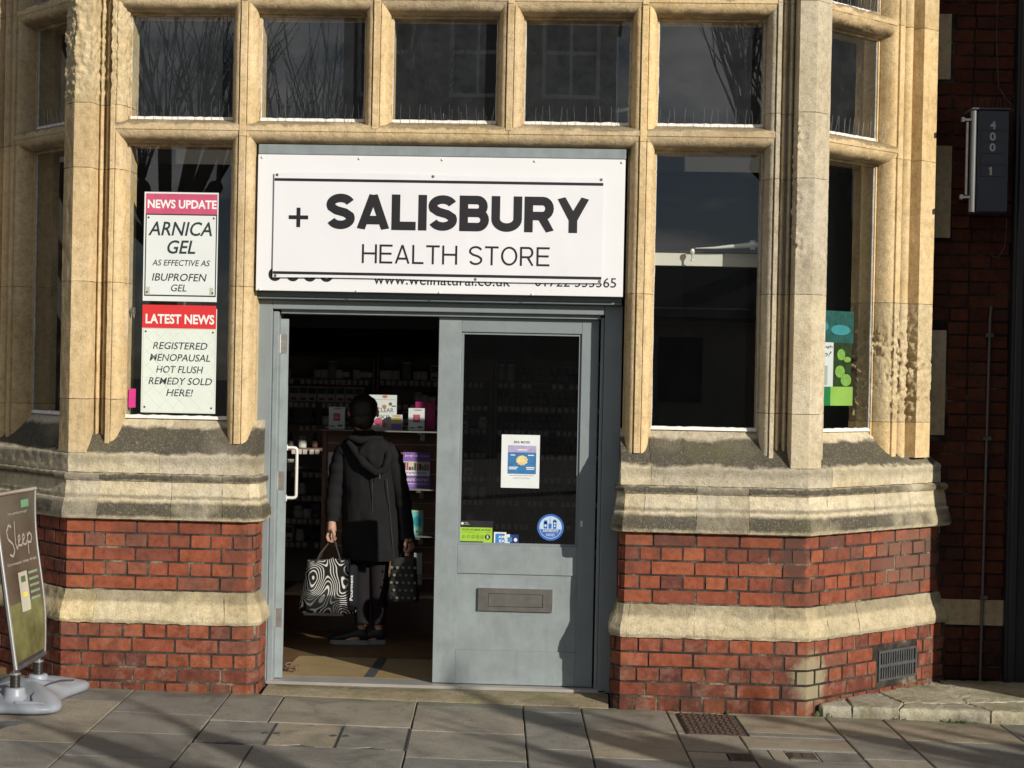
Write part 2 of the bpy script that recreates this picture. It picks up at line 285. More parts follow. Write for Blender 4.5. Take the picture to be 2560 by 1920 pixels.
class MB:
    def __init__(s): s.v = []; s.f = []; s.m = []
    def add(s, v, f, mi=0):
        o = len(s.v); s.v += [tuple(q) for q in v]; s.f += [tuple(i+o for i in q) for q in f]; s.m += [mi]*len(f); return s
    def box(s, x0, x1, y0, y1, z0, z1, mi=0, bev=0):
        if bev <= 0:
            v = [(x0, y0, z0), (x1, y0, z0), (x1, y1, z0), (x0, y1, z0), (x0, y0, z1), (x1, y0, z1), (x1, y1, z1), (x0, y1, z1)]
            return s.add(v, BOXF, mi)
        b = bev
        rings = []
        for z, i in ((z0, b), (z0+b, 0), (z1-b, 0), (z1, b)):
            a0, a1, c0, c1 = x0+i, x1-i, y0+i, y1-i
            rings.append([(a0+b, c0, z), (a1-b, c0, z), (a1, c0+b, z), (a1, c1-b, z), (a1-b, c1, z), (a0+b, c1, z), (a0, c1-b, z), (a0, c0+b, z)])
        return s.loft(rings, mi=mi)
    def loft(s, rings, closed=True, caps=True, mi=0):
        n = len(rings[0]); v = [p for r in rings for p in r]; f = []
        for i in range(len(rings)-1):
            for j in range(n if closed else n-1):
                k = (j+1) % n; f.append((i*n+j, i*n+k, (i+1)*n+k, (i+1)*n+j))
        if caps and closed:
            f.append(tuple(range(n))[::-1]); f.append(tuple((len(rings)-1)*n+j for j in range(n)))
        return s.add(v, f, mi)
    def tube(s, pts, rad, n=8, mi=0, caps=True):
        pts = [Vector(p) for p in pts]; rad = rad if isinstance(rad, (list, tuple)) else [rad]*len(pts); rings = []
        ref = None
        for i, p in enumerate(pts):
            d = (pts[min(i+1, len(pts)-1)]-pts[max(i-1, 0)]).normalized()
            if ref is None: ref = Vector((0, 0, 1)) if abs(d.z) < .9 else Vector((1, 0, 0))
            a = d.cross(ref).normalized(); b = a.cross(d).normalized(); ref = b
            rings.append([tuple(p+(a*math.cos(t)+b*math.sin(t))*rad[i]) for t in [2*math.pi*k/n for k in range(n)]])
        return s.loft(rings, mi=mi, caps=caps)
    def lathe(s, c, prof, n=12, mi=0):
        return s.loft([[(c[0]+r*math.cos(2*math.pi*k/n), c[1]+r*math.sin(2*math.pi*k/n), c[2]+z) for k in range(n)] for r, z in prof], mi=mi)
    def quad(s, a, b, c, d, mi=0): return s.add([a, b, c, d], [(0, 1, 2, 3)], mi)
    def build(s, name, mat, parent=None, smooth=None):
        o = pobj(name, s.v, s.f, mat, parent, smooth)
        if any(s.m): o.data.polygons.foreach_set('material_index', s.m)
        return o
def box(name, mat, parent, x0, x1, y0, y1, z0, z1, bev=0):
    return MB().box(x0, x1, y0, y1, z0, z1, bev=bev).build(name, mat, parent)
def roughen(o, amp, freq=14, mask=None):
    me = o.data; ns = [v.normal.copy() for v in me.vertices]
    for v, n in zip(me.vertices, ns):
        a = amp
        if mask: a = amp+mask(v.co)
        p = v.co*freq
        d = noise.fractal(p, .9, 2.1, 4)
        v.co += n*(a*(d-.15 if mask else d))
    me.update()

# frames of the three faces of the bay (a along the face, off into the building)
S2 = math.sqrt(.5)
def FF(a, o): return (a, o)
def FR(a, o): return (1.10+S2*a-S2*o, S2*a+S2*o)
def mirror(p): return (-1.61-p[0], p[1])
def FL(a, o): return mirror(FR(a, o))
def subdiv(prof, step, closed=True):
    out = []; n = len(prof)
    for i in range(n if closed else n-1):
        a = prof[i]; b = prof[(i+1) % n]; d = math.dist(a, b); k = max(1, int(math.ceil(d/step)))
        for j in range(k): out.append((a[0]+(b[0]-a[0])*j/k, a[1]+(b[1]-a[1])*j/k))
    if not closed: out.append(prof[-1])
    return out
def vstone(name, plan, z0, z1, mat, parent, step=.03, dz=.04, amp=.0012, freq=16, mask=None, gap=.0012, label=None):
    """a stone standing upright: plan outline (world XY) between two heights"""
    pl = subdiv(plan, step); n = max(2, int((z1-z0)/dz)); mb = MB()
    zs = [z0+gap+(z1-z0-2*gap)*i/n for i in range(n+1)]
    mb.loft([[(p[0], p[1], z) for p in pl] for z in zs])
    o = mb.build(name, mat, parent, smooth=38)
    if amp or mask: roughen(o, amp, freq, mask)
    return o
def hstone(name, sec, F, a0, a1, mat, parent, da=.04, step=.02, amp=.0012, freq=16, gap=.0008, mask=None):
    """a stone lying along a face: section (off, z) between two stations"""
    s = subdiv(sec, step); n = max(1, int((a1-a0)/da)); rings = []
    for i in range(n+1):
        a = a0+gap+(a1-a0-2*gap)*i/n; r = []
        for o_, z in s:
            x, y = F(a, o_); r.append((x, y, z))
        rings.append(r)
    o = MB().loft(rings).build(name, mat, parent, smooth=38)
    roughen(o, amp, freq, mask); return o
def roll(c, rx, ry, t0, t1, n=7):
    return [(c[0]+rx*math.cos(R(t0+(t1-t0)*i/n)), c[1]+ry*math.sin(R(t0+(t1-t0)*i/n))) for i in range(n+1)]
GL = .17
# half mullion moulding, from the glass (a=+.073) to the front fillet; a measured from the mullion centre
HALF = [(.0732, .30), (.0732, .152), (.060, .152), (.060, .142)]+roll((.022, .142), .041, .082, 0, -90)+[(.0205, .067), (.0175, .067), (.0165, .052), (.0145, .05)]
MULL = HALF+[(-a, o) for a, o in HALF[::-1]]

# ------------------------------------------------------------ the stone bay
bay = thing('shop_building', 'golden stone bay-windowed shopfront building on a red brick base', 'building')
C0 = -.807; PITCH = .6915
ZS = 1.425
ROWS = [(1.425, 2.856), (2.997, 3.540), (3.681, 4.20)]
def place(prof, F, a, flip=False):
    return [F(a+(-x if flip else x), o) for x, o in prof]
MZ = [(1.30, 2.12), (2.12, 2.90), (2.90, 3.60), (3.60, 4.24)]
for k in (-1.5, -.5, .5, 1.5):
    a = C0+k*PITCH
    for z0, z1 in MZ:
        if abs(k) < 1 and z1 < 2.95: continue
        if abs(k) < 1 and z0 == 2.90: z0 = 2.945
        vstone('mullion', place(MULL, FF, a), z0, z1, 'stone', bay, mask=(lambda c: .004 if c.z > 3.50 else 0))
def tsec(zt, back=.30):
    """transom between a light whose glass bottom is zt+.141 and one whose top is zt"""
    z = zt
    return [(back, z+.142), (GL-.01, z+.141), (.060, z+.108), (.054, z+.102), (.053, z+.074), (.058, z+.070)]+roll((.142, z+.070), .084, .058, 180, 270)+[(.152, z+.012), (.152, z), (back, z)]
edges = [-2.535]+[C0+k*PITCH for k in (-1.5, -.5, .5, 1.5)]+[.9215]
for zt in (2.856, 3.540, 4.20):
    for i in range(5):
        hstone('transom', tsec(zt), FF, edges[i], edges[i+1], 'stone_tr', bay, mask=(lambda c: .006 if (3.58 < c.z < 3.66 and -1.1 < c.x < .2) else 0))
# corner piers with the jamb mouldings of both faces
J0 = .9215
front = [(J0+(-x), o) for x, o in HALF]                      # from glass outwards to the fillet
front += [(.926, .05), (.929, .062), (.931, .105), (.938, .112)]+roll((.950, .112), .012, .024, 180, 360, 6)+[(.966, .120), (.972, .120)]+roll((.985, .112), .012, .026, 180, 360, 6)+[(1.0, .105), (1.004, .05), (1.010, .012), (1.013, .0)]
cant = [(.107, 0), (.112, .01), (.117, .06), (.121, .104), (.128, .108), (.137, .108), (.144, .104), (.148, .062), (.1525, .05)]
cant += [(.167+x, o) for x, o in HALF[::-1]]
planR = [FF(*p) for p in front]+[(1.098, -.0005), (1.102, .0)]+[FR(*p) for p in cant]
planL = [mirror(p) for p in planR]
def er_right(c):
    m = 0
    if 2.15 < c.z < 3.06 and .98 < c.x < 1.08 and c.y < .08:
        m = .014*max(0, min(1, .4+1.6*noise.noise(c*6)))*1.5*min(1, (c.z-2.15)/.2, (3.06-c.z)/.06)
        if c.x > 1.045: m *= .35
    return m
def er_left(c):
    if c.z > 3.07 and c.y < .16: return .008*min(1, (c.z-3.07)/.05)*(1.4 if c.x < -2.66 else 1)
    return .001
PZ = [1.242, 1.52, 2.13, 2.72, 3.055, 3.62, 4.26]
for i in range(len(PZ)-1):
    rr = (PZ[i+1] > 2.2 and PZ[i] < 3.0)
    vstone('corner_pier', planR, PZ[i], PZ[i+1], 'stone_pale', bay, step=.009 if rr else .012, dz=.010 if rr else .04, mask=er_right, freq=32)
    rl = PZ[i] >= 3.0
    vstone('corner_pier', planL, PZ[i], PZ[i+1], 'stone_rough' if rl else 'stone', bay, step=.008 if rl else .012, dz=.009 if rl else .04, mask=er_left, freq=34)
# far jambs and end piers of the canted faces
endp = [(.8035-x, o) for x, o in HALF]+[(.825, .05), (.828, .075), (.836, .078), (.838, .062), (.846, .062), (.848, .09)]+roll((.882, .085), .034, .045, 180, 360, 8)+[(.918, .10), (.932, .10), (.936, .002), (.94, 0), (1.066, 0), (1.068, .004), (1.068, .14)]
planER = [FR(*p) for p in endp]+[(1.90, .90), FR(.80, .30)]
planEL = [mirror(p) for p in planER]
def er_end(c):
    if 1.48 < c.z < 2.12:
        t = min(1, (2.12-c.z)/.35, (c.z-1.48)/.03)
        return .015*t*(1 if c.y < .74 else .3)*max(0, min(1, .5+1.6*noise.noise(c*7)))*1.6
    return 0
EZ = [1.28, 1.475, 2.12, 2.9, 3.62, 4.26]
for i in range(5):
    r_ = i == 1
    vstone('end_pier', planER, EZ[i], EZ[i+1], 'stone_rough' if r_ else 'stone', bay, step=.008 if r_ else .012, dz=.009 if r_ else .05, mask=er_end, freq=38)
    vstone('end_pier', planEL, EZ[i], EZ[i+1], 'stone', bay, step=.02, dz=.06)
for F in (FR, FL):
    for zt in (2.856, 3.540, 4.20):
        hstone('transom', tsec(zt), F, .167, .8035, 'stone_tr', bay, mask=(lambda c: .012 if (3.56 < c.z < 3.67 and c.x > 1) else 0), da=.02)
# panes, putty, bird spikes
def light(F, a0, a1, z0, z1, mat='glass', spikes=True, putty=True, frame=False):
    e = .004
    def P(a, o, z): x, y = F(a, o); return (x, y, z)
    mb = MB(); v = [P(a, o, z) for z in (z0-e, z1+e) for a, o in ((a0-e, GL), (a1+e, GL), (a1+e, GL+.006), (a0-e, GL+.006))]
    # outer sheet only is needed for thin glass
    mb.add([v[0], v[1], v[5], v[4]], [(0, 1, 2, 3)]); mb.build('window_pane', mat, bay)
    mb = MB()
    n = 22; w = [noise.noise(Vector((i*.9, a0*9, z0*3)))*.004 for i in range(n+1)]
    if putty:
        rings = []
        for i in range(n+1):
            a = a0+(a1-a0)*i/n; h = .012+w[i]
            rings.append([P(a, GL-.016, z0-.003), P(a, GL-.010+w[i]*.4, z0+h), P(a, GL-.001, z0+h+.003), P(a, GL-.001, z0-.004)])
        mb.loft(rings); mb.build('putty_strip', 'putty', bay)
    for a, s in ((a0, 1), (a1, -1)):
        mb = MB(); rings = []
        for i in range(13):
            z = z0+(z1-z0)*i/12; ww = .003+abs(noise.noise(Vector((a*5, z*14, 1))))*.005
            rings.append([P(a-s*.002, GL-.012, z), P(a+s*ww, GL-.006, z), P(a+s*ww, GL-.0012, z), P(a-s*.002, GL-.0012, z)])
        mb.loft(rings); mb.build('glazing_edge', 'edge', bay)
    if spikes:
        mb = MB(); k = 12
        for i in range(k+1):
            a = a0+.01+(a1-a0-.02)*i/k+random.uniform(-.008, .008); zb = z0-.025; o = GL-.07
            t = random.uniform(-.012, .012)
            mb.tube([P(a, o, zb), P(a+t, o+random.uniform(-.02, .0), zb+.105+random.uniform(-.01, .008))], .0009, 3)
            mb.tube([P(a, o, zb), P(a-t+.01, o-.03, zb+.05)], .0008, 3)
        mb.tube([P(a0, GL-.07, z0-.024), P(a1, GL-.07, z0-.024)], .002, 4)
        tag(mb.build('bird_spikes', 'steel', bay), kind='stuff')
for r_i, (z0, z1) in enumerate(ROWS):
    for k in range(-2, 3):
        if r_i == 0 and abs(k) < 2: continue
        c = C0+k*PITCH
        light(FF, c-.2725, c+.2725, z0, z1, 'glass' if r_i == 0 else 'glass_old', spikes=(r_i > 0))
    light(FR, .24, .73, z0, z1, 'glass' if r_i == 0 else 'glass_old', spikes=r_i > 0)
    light(FL, .24, .73, z0, z1, 'glass', spikes=r_i > 0)

# plinth stones: sections (outward, z) swept along the pier's outline
PATH_R = [(.15, .42), (.15, .035), (.182, 0), (1.10, 0), (1.913, .813), (1.97, .87)]
def offset_path(path, d):
    out = []
    for i, p in enumerate(path):
        p = Vector(p)
        def nrm(a, b): t = (Vector(b)-Vector(a)).normalized(); return Vector((t.y, -t.x))
        if i == 0: q = p+nrm(path[0], path[1])*d
        elif i == len(path)-1: q = p+nrm(path[-2], path[-1])*d
        else:
            n1 = nrm(path[i-1], path[i]); n2 = nrm(path[i], path[i+1]); b = (n1+n2); q = p+b*(d/(1+n1.dot(n2)))
        out.append(q)
    return out
def cum(path):
    s = [0]
    for a, b in zip(path, path[1:]): s.append(s[-1]+math.dist(a, b))
    return s
CUM_R = cum(PATH_R)
PATH_RR = PATH_R; PATH_LL = [(.122, .42), (.122, .035), (.154, 0)]+PATH_R[3:]
def side(left):
    global PATH_R, CUM_R, TOT, S1, SCN, SEND
    PATH_R = PATH_LL if left else PATH_RR; CUM_R = cum(PATH_R); TOT = CUM_R[-1]; S1 = CUM_R[2]; SCN = CUM_R[3]; SEND = CUM_R[4]
def at(path_off, s):
    for i in range(len(CUM_R)-1):
        if s <= CUM_R[i+1]+1e-9 or i == len(CUM_R)-2:
            t = (s-CUM_R[i])/(CUM_R[i+1]-CUM_R[i]); a, b = path_off[i], path_off[i+1]
            return (a[0]+(b[0]-a[0])*t, a[1]+(b[1]-a[1])*t)
def sweep_stone(name, sec, s0, s1, mat, left=False, da=.03, step=.012, amp=.0022, freq=18, gap=.001):
    s = subdiv(sec, step); offs = [offset_path(PATH_R, d) for d, z in s]
    st = [s0+gap, s1-gap]+[c for c in CUM_R if s0+.004 < c < s1-.004]
    n = int((s1-s0)/da); st += [s0+gap+(s1-s0-2*gap)*i/(n+1) for i in range(1, n+1)]
    st = sorted(st); rings = []
    for q in st:
        r_ = []
        for (d, z), op in zip(s, offs):
            p = at(op, q); p = mirror(p) if left else p
            r_.append((p[0], p[1], z))
        rings.append(r_)
    o = MB().loft(rings).build(name, mat, bay, smooth=40); roughen(o, amp, freq); return o
MOULD = [(-.07, .900), (.030, .900), (.050, .906), (.058, .918), (.058, .935), (.052, .962), (.040, .990), (.036, 1.004), (.029, 1.008), (.028, 1.030), (.022, 1.060), (.017, 1.088), (.017, 1.098), (.026, 1.101), (.034, 1.109), (.036, 1.120), (.032, 1.130), (.020, 1.136), (.004, 1.139), (-.07, 1.139)]
BAND = [(-.07, .368), (.044, .368), (.050, .378), (.050, .410), (.044, .435), (.024, .475), (.010, .505), (.003, .533), (-.07, .533)]
MOULD = [(d*.74 if d > 0 else d, z) for d, z in MOULD]; BAND = [(d*.86 if d > 0 else d, z) for d, z in BAND]
APRON = [(-.30, 1.142), (.0015, 1.142), (.003, 1.16), (.003, 1.232), (-.004, 1.241), (-.012, 1.246), (-.168, 1.418), (-.176, 1.424), (-.30, 1.424)]
TOT = CUM_R[-1]
S1 = CUM_R[2]; SCN = CUM_R[3]; SEND = CUM_R[4]
for left in (False, True):
    side(left); rnd = random.Random(3+left)
    cuts = [0, S1+.10, S1+.36, S1+.62, SCN+.15, SCN+.55, SCN+.87, TOT] if not left else [0, S1+.14, S1+.40, S1+.77, SCN+.12, SCN+.5, TOT]
    for a, b in zip(cuts, cuts[1:]): sweep_stone('moulding_stone', MOULD, a, b, 'stone_mould', left, da=.02, step=.009, amp=.0026, freq=30)
    cuts = [0, S1+.03, S1+.36, SCN-.16, SCN+.16, SCN+.42, TOT] if not left else [0, S1+.12, S1+.78, SCN+.1, TOT]
    for a, b in zip(cuts, cuts[1:]): sweep_stone('band_stone', BAND, a, b, 'stone_band', left, da=.018, amp=.0045, freq=26)
    # sloping sill stones (front and canted faces); square at the doorway end
    xs_ = PATH_R[1][0]; keep = (PATH_R, CUM_R); PATH_R = [(xs_-.05, 0)]+PATH_R[3:]; CUM_R = cum(PATH_R)
    cn_ = CUM_R[1]; en_ = CUM_R[2]
    cuts = [.05, .05+.155, cn_+.2, en_+.03] if not left else [.05, .05+.50, cn_+.2, en_+.03]
    for a, b in zip(cuts, cuts[1:]): sweep_stone('sill_stone', APRON, a, b, 'stone_sill', left, da=.022, step=.011, amp=.003, freq=26)
    PATH_R, CUM_R = keep
# brickwork
def brick(name, s0, s1, z0, z1, d, left, mat, rnd, parent=None, inner=.045):
    path = PATH_R
    e = .0022
    st = sorted([s0, s1]+[c for c in CUM_R if s0+.006 < c < s1-.006])
    o1 = offset_path(path, d); oi = offset_path(path, d-inner)
    j = lambda: rnd.uniform(-.0011, .0011)
    proud = rnd.uniform(-.0015, .0018)
    def ring(z, inset):
        op = offset_path(path, d-inset+proud); r_ = []
        ss = list(st); ss[0] += inset; ss[-1] -= inset
        for q in ss:
            p = at(op, q); r_.append((p[0]+j(), p[1]+j(), z+j()))
        for q in reversed(ss):
            p = at(oi, q); r_.append((p[0], p[1], z))
        return [((-1.61-x) if left else x, y, zz) for x, y, zz in r_]
    rings = [ring(z0, e), ring(z0+e, 0), ring(z1-e, 0), ring(z1, e)]
    return MB().loft(rings).build(name, mat, parent or bay)
side(False); VENT = (SCN+.585, SCN+.942, .098, .268)
def course(z0, z1, d, left, kind, rnd, s_start, s_end):
    s = s_start; first = True
    if kind == 'S': lens = [rnd.choice([.150, .16])]; unit = .2225
    else: lens = [.098]; unit = .1112
    while s < s_end-.02:
        Ln = (lens[0] if first else unit)+rnd.uniform(-.004, .004); first = False
        jt = rnd.uniform(.009, .014)
        a, b = s, min(s+Ln-jt, s_end)
        if not left and d > .01 and b > VENT[0] and a < VENT[1] and z1 > VENT[2]+.01 and z0 < VENT[3]-.01:
            if a < VENT[0]-.03: brick('brick', a, VENT[0]-.006, z0, z1, d, left, 'brick', rnd)
            if b > VENT[1]+.03: brick('brick', VENT[1]+.006, b, z0, z1, d, left, 'brick', rnd)
        elif b-a > .02: brick('brick', a, b, z0, z1, d, left, 'brick', rnd)
        s += Ln
side(False)
for left in (False, True):
    side(left); rnd = random.Random(11+left)
    for i in range(5):
        z1 = .896-i*.0728; z0 = z1-.0728+.0105
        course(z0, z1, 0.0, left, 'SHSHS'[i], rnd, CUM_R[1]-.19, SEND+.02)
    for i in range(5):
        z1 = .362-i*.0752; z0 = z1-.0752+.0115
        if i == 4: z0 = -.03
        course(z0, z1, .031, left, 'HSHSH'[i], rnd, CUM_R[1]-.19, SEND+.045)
    # mortar bed behind the bricks
    for nm, d, za, zb in (('mortar', -.0035, .53, .902), ('mortar', .0275, -.05, .37), ('mortar', -.03, .80, 1.16)):
        op = offset_path(PATH_R, d); pl = [tuple(p) for p in op]+[(1.97, 1.10), (.20, .42)]
        if left: pl = [mirror(p) for p in pl]
        vstone('mortar', pl, za, zb, 'mortar', bay, step=.25, dz=.5, amp=0)
side(False)
# air vent in the canted brickwork
def Pc(a, o, z): x, y = FR(a, o); return (x, y, z)
vb = MB(); a0, a1 = .592, .938; z0, z1 = .100, .262
def cbox(mb, a0, a1, o0, o1, z0, z1):
    v = [Pc(a0, o0, z0), Pc(a1, o0, z0), Pc(a1, o1, z0), Pc(a0, o1, z0), Pc(a0, o0, z1), Pc(a1, o0, z1), Pc(a1, o1, z1), Pc(a0, o1, z1)]; mb.add(v, BOXF)
O = -.038
cbox(vb, a0, a0+.014, O, O+.03, z0, z1); cbox(vb, a1-.014, a1, O, O+.03, z0, z1)
cbox(vb, a0+.014, a1-.014, O+.001, O+.03, z0, z0+.012); cbox(vb, a0+.014, a1-.014, O+.001, O+.03, z1-.012, z1); cbox(vb, a0+.014, a1-.014, O+.001, O+.03, (z0+z1)/2-.008, (z0+z1)/2+.008)
for i in range(1, 15):
    a = a0+.014+(a1-a0-.028)*i/15; cbox(vb, a-.0055, a+.0055, O+.002, O+.028, z0+.012, (z0+z1)/2-.008); cbox(vb, a-.0055, a+.0055, O+.002, O+.028, (z0+z1)/2+.008, z1-.012)
vt = vb.build('air_vent', 'iron_g', bay)
mb = MB(); cbox(mb, a0, a1, -.008, .02, z0, z1); mb.build('vent_back', 'black', bay)
# wall cores behind the sills, the upper storey and the return walls
box('upper_wall', 'stone', bay, -2.70, 1.09, .02, .40, 4.345, 5.6)
for F, nm in ((FR, 'upper_wall'), (FL, 'upper_wall')):
    mb = MB(); v = []
    for z in (4.345, 5.6):
        for a, o in ((-.02, .02), (1.06, .02), (1.06, .40), (-.02, .40)): x, y = F(a, o); v.append((x, y, z))
    mb.add(v, BOXF); mb.build(nm, 'stone', bay)
for F in (FR, FL):
    v = []
    for z in (1.0, 1.40):
        for a, o in ((.0, .20), (1.1, .20), (1.1, .32), (.0, .32)): x, y = F(a, o); v.append((x, y, z))
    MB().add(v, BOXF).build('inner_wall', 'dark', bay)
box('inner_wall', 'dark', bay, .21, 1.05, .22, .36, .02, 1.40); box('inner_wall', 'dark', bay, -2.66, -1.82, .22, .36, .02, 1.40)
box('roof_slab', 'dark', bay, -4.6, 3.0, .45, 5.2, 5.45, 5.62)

# ------------------------------------------------------------ recessed brick wall on the right (and its twin on the left)
def recess_wall(name, label, left):
    w = thing(name, label, 'brick wall')
    X0, X1 = 1.80, 2.296; YW = .84; rnd = random.Random(21+left)
    mx = (lambda x: -1.61-x) if left else (lambda x: x)
    q = [(3.372, 3.735, 1.940), (2.495, 3.006, 1.958), (1.402, 1.985, 1.950), (.86, 1.095, 1.938), (.352, .495, 2.296)]
    ci = 0; z = .0
    n = 59 if not left else 0
    for i in range(n):
        z0 = -.02+i*.0735; z1 = z0+.0645; xs = X0+.02
        for a, b, xe in q:
            if z1 > a+.02 and z0 < b-.02: xs = xe+.008
        x = X0+(.11 if i % 2 else .0)-.06; unit = .224 if i % 2 else .1125
        if xs > 2.27: continue
        while x < X1-.015:
            L_ = unit+rnd.uniform(-.004, .004); a, b = max(x, xs), min(x+L_-.009, X1)
            if b-a > .03:
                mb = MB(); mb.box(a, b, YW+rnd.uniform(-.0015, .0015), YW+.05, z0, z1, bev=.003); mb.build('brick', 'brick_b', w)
            x += L_
    for a, b, xe in q:
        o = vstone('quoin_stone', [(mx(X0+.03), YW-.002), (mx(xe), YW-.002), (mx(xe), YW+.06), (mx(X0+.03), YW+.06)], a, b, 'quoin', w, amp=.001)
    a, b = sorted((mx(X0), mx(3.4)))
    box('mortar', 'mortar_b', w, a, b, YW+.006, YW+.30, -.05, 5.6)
    return w
recess_wall('brick_wall', 'dark red brick wall with stone quoins, set back in shade right of the bay', False)
recess_wall('brick_wall', 'recessed brick wall beside the canted left window of the bay', True)
nb = thing('neighbouring_building', 'near black painted wall at the right edge beyond the shaded brickwork', 'building')
box('painted_panel', plain('black_painted_wall', (.012, .013, .017), .5, var=.2), nb, 2.298, 2.80, .80, .86, -.05, 5.6)
box('side_wall', plain('dark_wall', (.05, .045, .04), .8, var=.2), nb, 2.75, 7.0, -.16, 1.1, -.05, 7.5)
MB().box(2.315, 2.355, .785, .80, -.02, 5.6, bev=.004).build('pipe_cover', plain('black_pipe', (.015, .015, .018), .4), nb)
# left neighbour further along so that the street does not stop
wl = thing('stone_terrace', 'plain stone and brick frontage continuing left of the bay', 'building')
box('wall', 'brick_b', wl, -12, -4.4, .86, 1.2, -.05, 6.5); box('plinth', 'stone', wl, -12, -4.4, .80, .86, -.05, .6)

# cable conduit on the recessed wall
cb = thing('conduit', 'thin grey cable conduit running down the shaded brick wall', 'pipe')
MB().tube([(2.175, .828, .03), (2.180, .828, 1.0), (2.185, .828, 2.06), (2.19, .828, 2.12)], .008, 8).build('tube', plain('grey_conduit', (.075, .07, .07), .5), cb, smooth=50)
for z in (.5, 1.38, 1.95): box('saddle_clip', 'iron_g', cb, 2.163, 2.203, .815, .84, z, z+.02)
MB().tube([(2.19, .83, 4.4), (2.185, .83, 3.6), (2.20, .82, 3.33), (2.235, .80, 3.27), (2.26, .78, 3.23)], .0022, 5).build('cable', 'iron_g', cb)
MB().tube([(2.245, .75, 2.60), (2.25, .80, 2.45), (2.22, .82, 2.39), (2.18, .82, 2.40)], .0022, 5).build('cable', 'iron_g', cb)

# ------------------------------------------------------------ text
_tc = {}
def text_mesh(body, bold, shear, space=1.0):
    k = (body, bold, shear, space)
    if k not in _tc:
        c = bpy.data.curves.new('t', 'FONT'); c.body = body; c.offset = bold; c.shear = shear; c.space_character = space; c.resolution_u = 3; c.fill_mode = 'FRONT'
        o = bpy.data.objects.new('t', c); COL.objects.link(o); bpy.context.view_layer.update()
        me = bpy.data.meshes.new_from_object(o.evaluated_get(bpy.context.evaluated_depsgraph_get()))
        bpy.data.objects.remove(o); bpy.data.curves.remove(c)
        vs = [(v.co.x, v.co.y) for v in me.vertices]; fs = [tuple(p.vertices) for p in me.polygons]; bpy.data.meshes.remove(me)
        x0 = min(v[0] for v in vs); x1 = max(v[0] for v in vs); y0 = min(v[1] for v in vs); y1 = max(v[1] for v in vs)
        _tc[k] = ([((x-x0)/(x1-x0), (y-y0)/(y1-y0)) for x, y in vs], fs, (x1-x0)/(y1-y0))
    return _tc[k]
def text(body, parent, mat, P, u0, v0, w, h, bold=0, shear=0, name='lettering', space=1.0):
    """P(u,v) maps flat coordinates to a point; text fills u0..u0+w, v0..v0+h (w None keeps proportion)"""
    vs, fs, asp = text_mesh(body, bold, shear, space)
    if w is None: w = h*asp
    me = bpy.data.meshes.new(name); me.from_pydata([P(u0+x*w, v0+y*h) for x, y in vs], [], fs)
    return link(name, me, parent, mat)
def PY(y): return lambda u, v: (u, y, v)
# heavy grotesque letters drawn as strokes
def arc(cx, cy, rx, ry, a, b, n=10): return [(cx+rx*math.cos(R(a+(b-a)*i/n)), cy+ry*math.sin(R(a+(b-a)*i/n))) for i in range(n+1)]
def glyph(ch, w, t):
    """centre lines in a box w x 1, stroke t"""
    h = t/2; q = t*.98/2
    if ch == 'S':
        ry = (1-t)/4; rx = (w-t)/2; cx = w/2
        p = arc(cx, 1-h-ry, rx, ry, 20, 90, 6)+arc(cx, 1-h-ry, rx, ry, 90, 200, 9)[1:]
        p += [(cx-rx*.45, .5+ry*.18), (cx, .5), (cx+rx*.45, .5-ry*.18)]
        p += arc(cx, h+ry, rx, ry, 20, -90, 9)+arc(cx, h+ry, rx, ry, -90, -160, 6)[1:]
        return [p]
    if ch == 'A': return [[(h*.9, 0), (w/2, 1.0)], [(w-h*.9, 0), (w/2, 1.0)], [(w*.24, .27), (w*.76, .27)]]
    if ch == 'L': return [[(h, 0), (h, 1)], [(h, h), (w, h)]]
    if ch == 'I': return [[(h, 0), (h, 1)]]
    if ch == 'H': return [[(h, 0), (h, 1)], [(w-h, 0), (w-h, 1)], [(h, .52), (w-h, .52)]]
    if ch == 'E': return [[(h, 0), (h, 1)], [(h, h), (w, h)], [(h, .52), (w*.93, .52)], [(h, 1-h), (w, 1-h)]]
    if ch == 'T': return [[(w/2, 0), (w/2, 1)], [(0, 1-h), (w, 1-h)]]
    if ch == 'O': return [arc(w/2, .5, (w-t)/2, (1-t)/2, 0, 360, 28)]
    if ch == 'U': return [[(h, 1), (h, .36)]+arc(w/2, .36, (w-t)/2, .36-h, 180, 360, 14)+[(w-h, 1)]]
    if ch == 'Y': return [[(w/2, 0), (w/2, .42)], [(h*.9, 1), (w/2, .38)], [(w-h*.9, 1), (w/2, .38)]]
    if ch == 'B':
        r1 = (1-h-.52)/2; r2 = (.52-h)/2
        return [[(h, 0), (h, 1)], [(h, 1-h), (w*.60, 1-h)]+arc(w*.60, 1-h-r1, w*.95-h-w*.60, r1, 90, -90, 10)+[(h, .52)], [(h, .52), (w*.62, .52)]+arc(w*.62, .52-r2, w-h-w*.62, r2, 90, -90, 10)+[(h, h)]]
    if ch == 'R':
        r1 = (1-h-.46)/2
        return [[(h, 0), (h, 1)], [(h, 1-h), (w*.60, 1-h)]+arc(w*.60, 1-h-r1, w*.96-h-w*.60, r1, 90, -90, 10)+[(h, .46)], [(w*.55, .46), (w-h*1.1, 0)]]
    return []
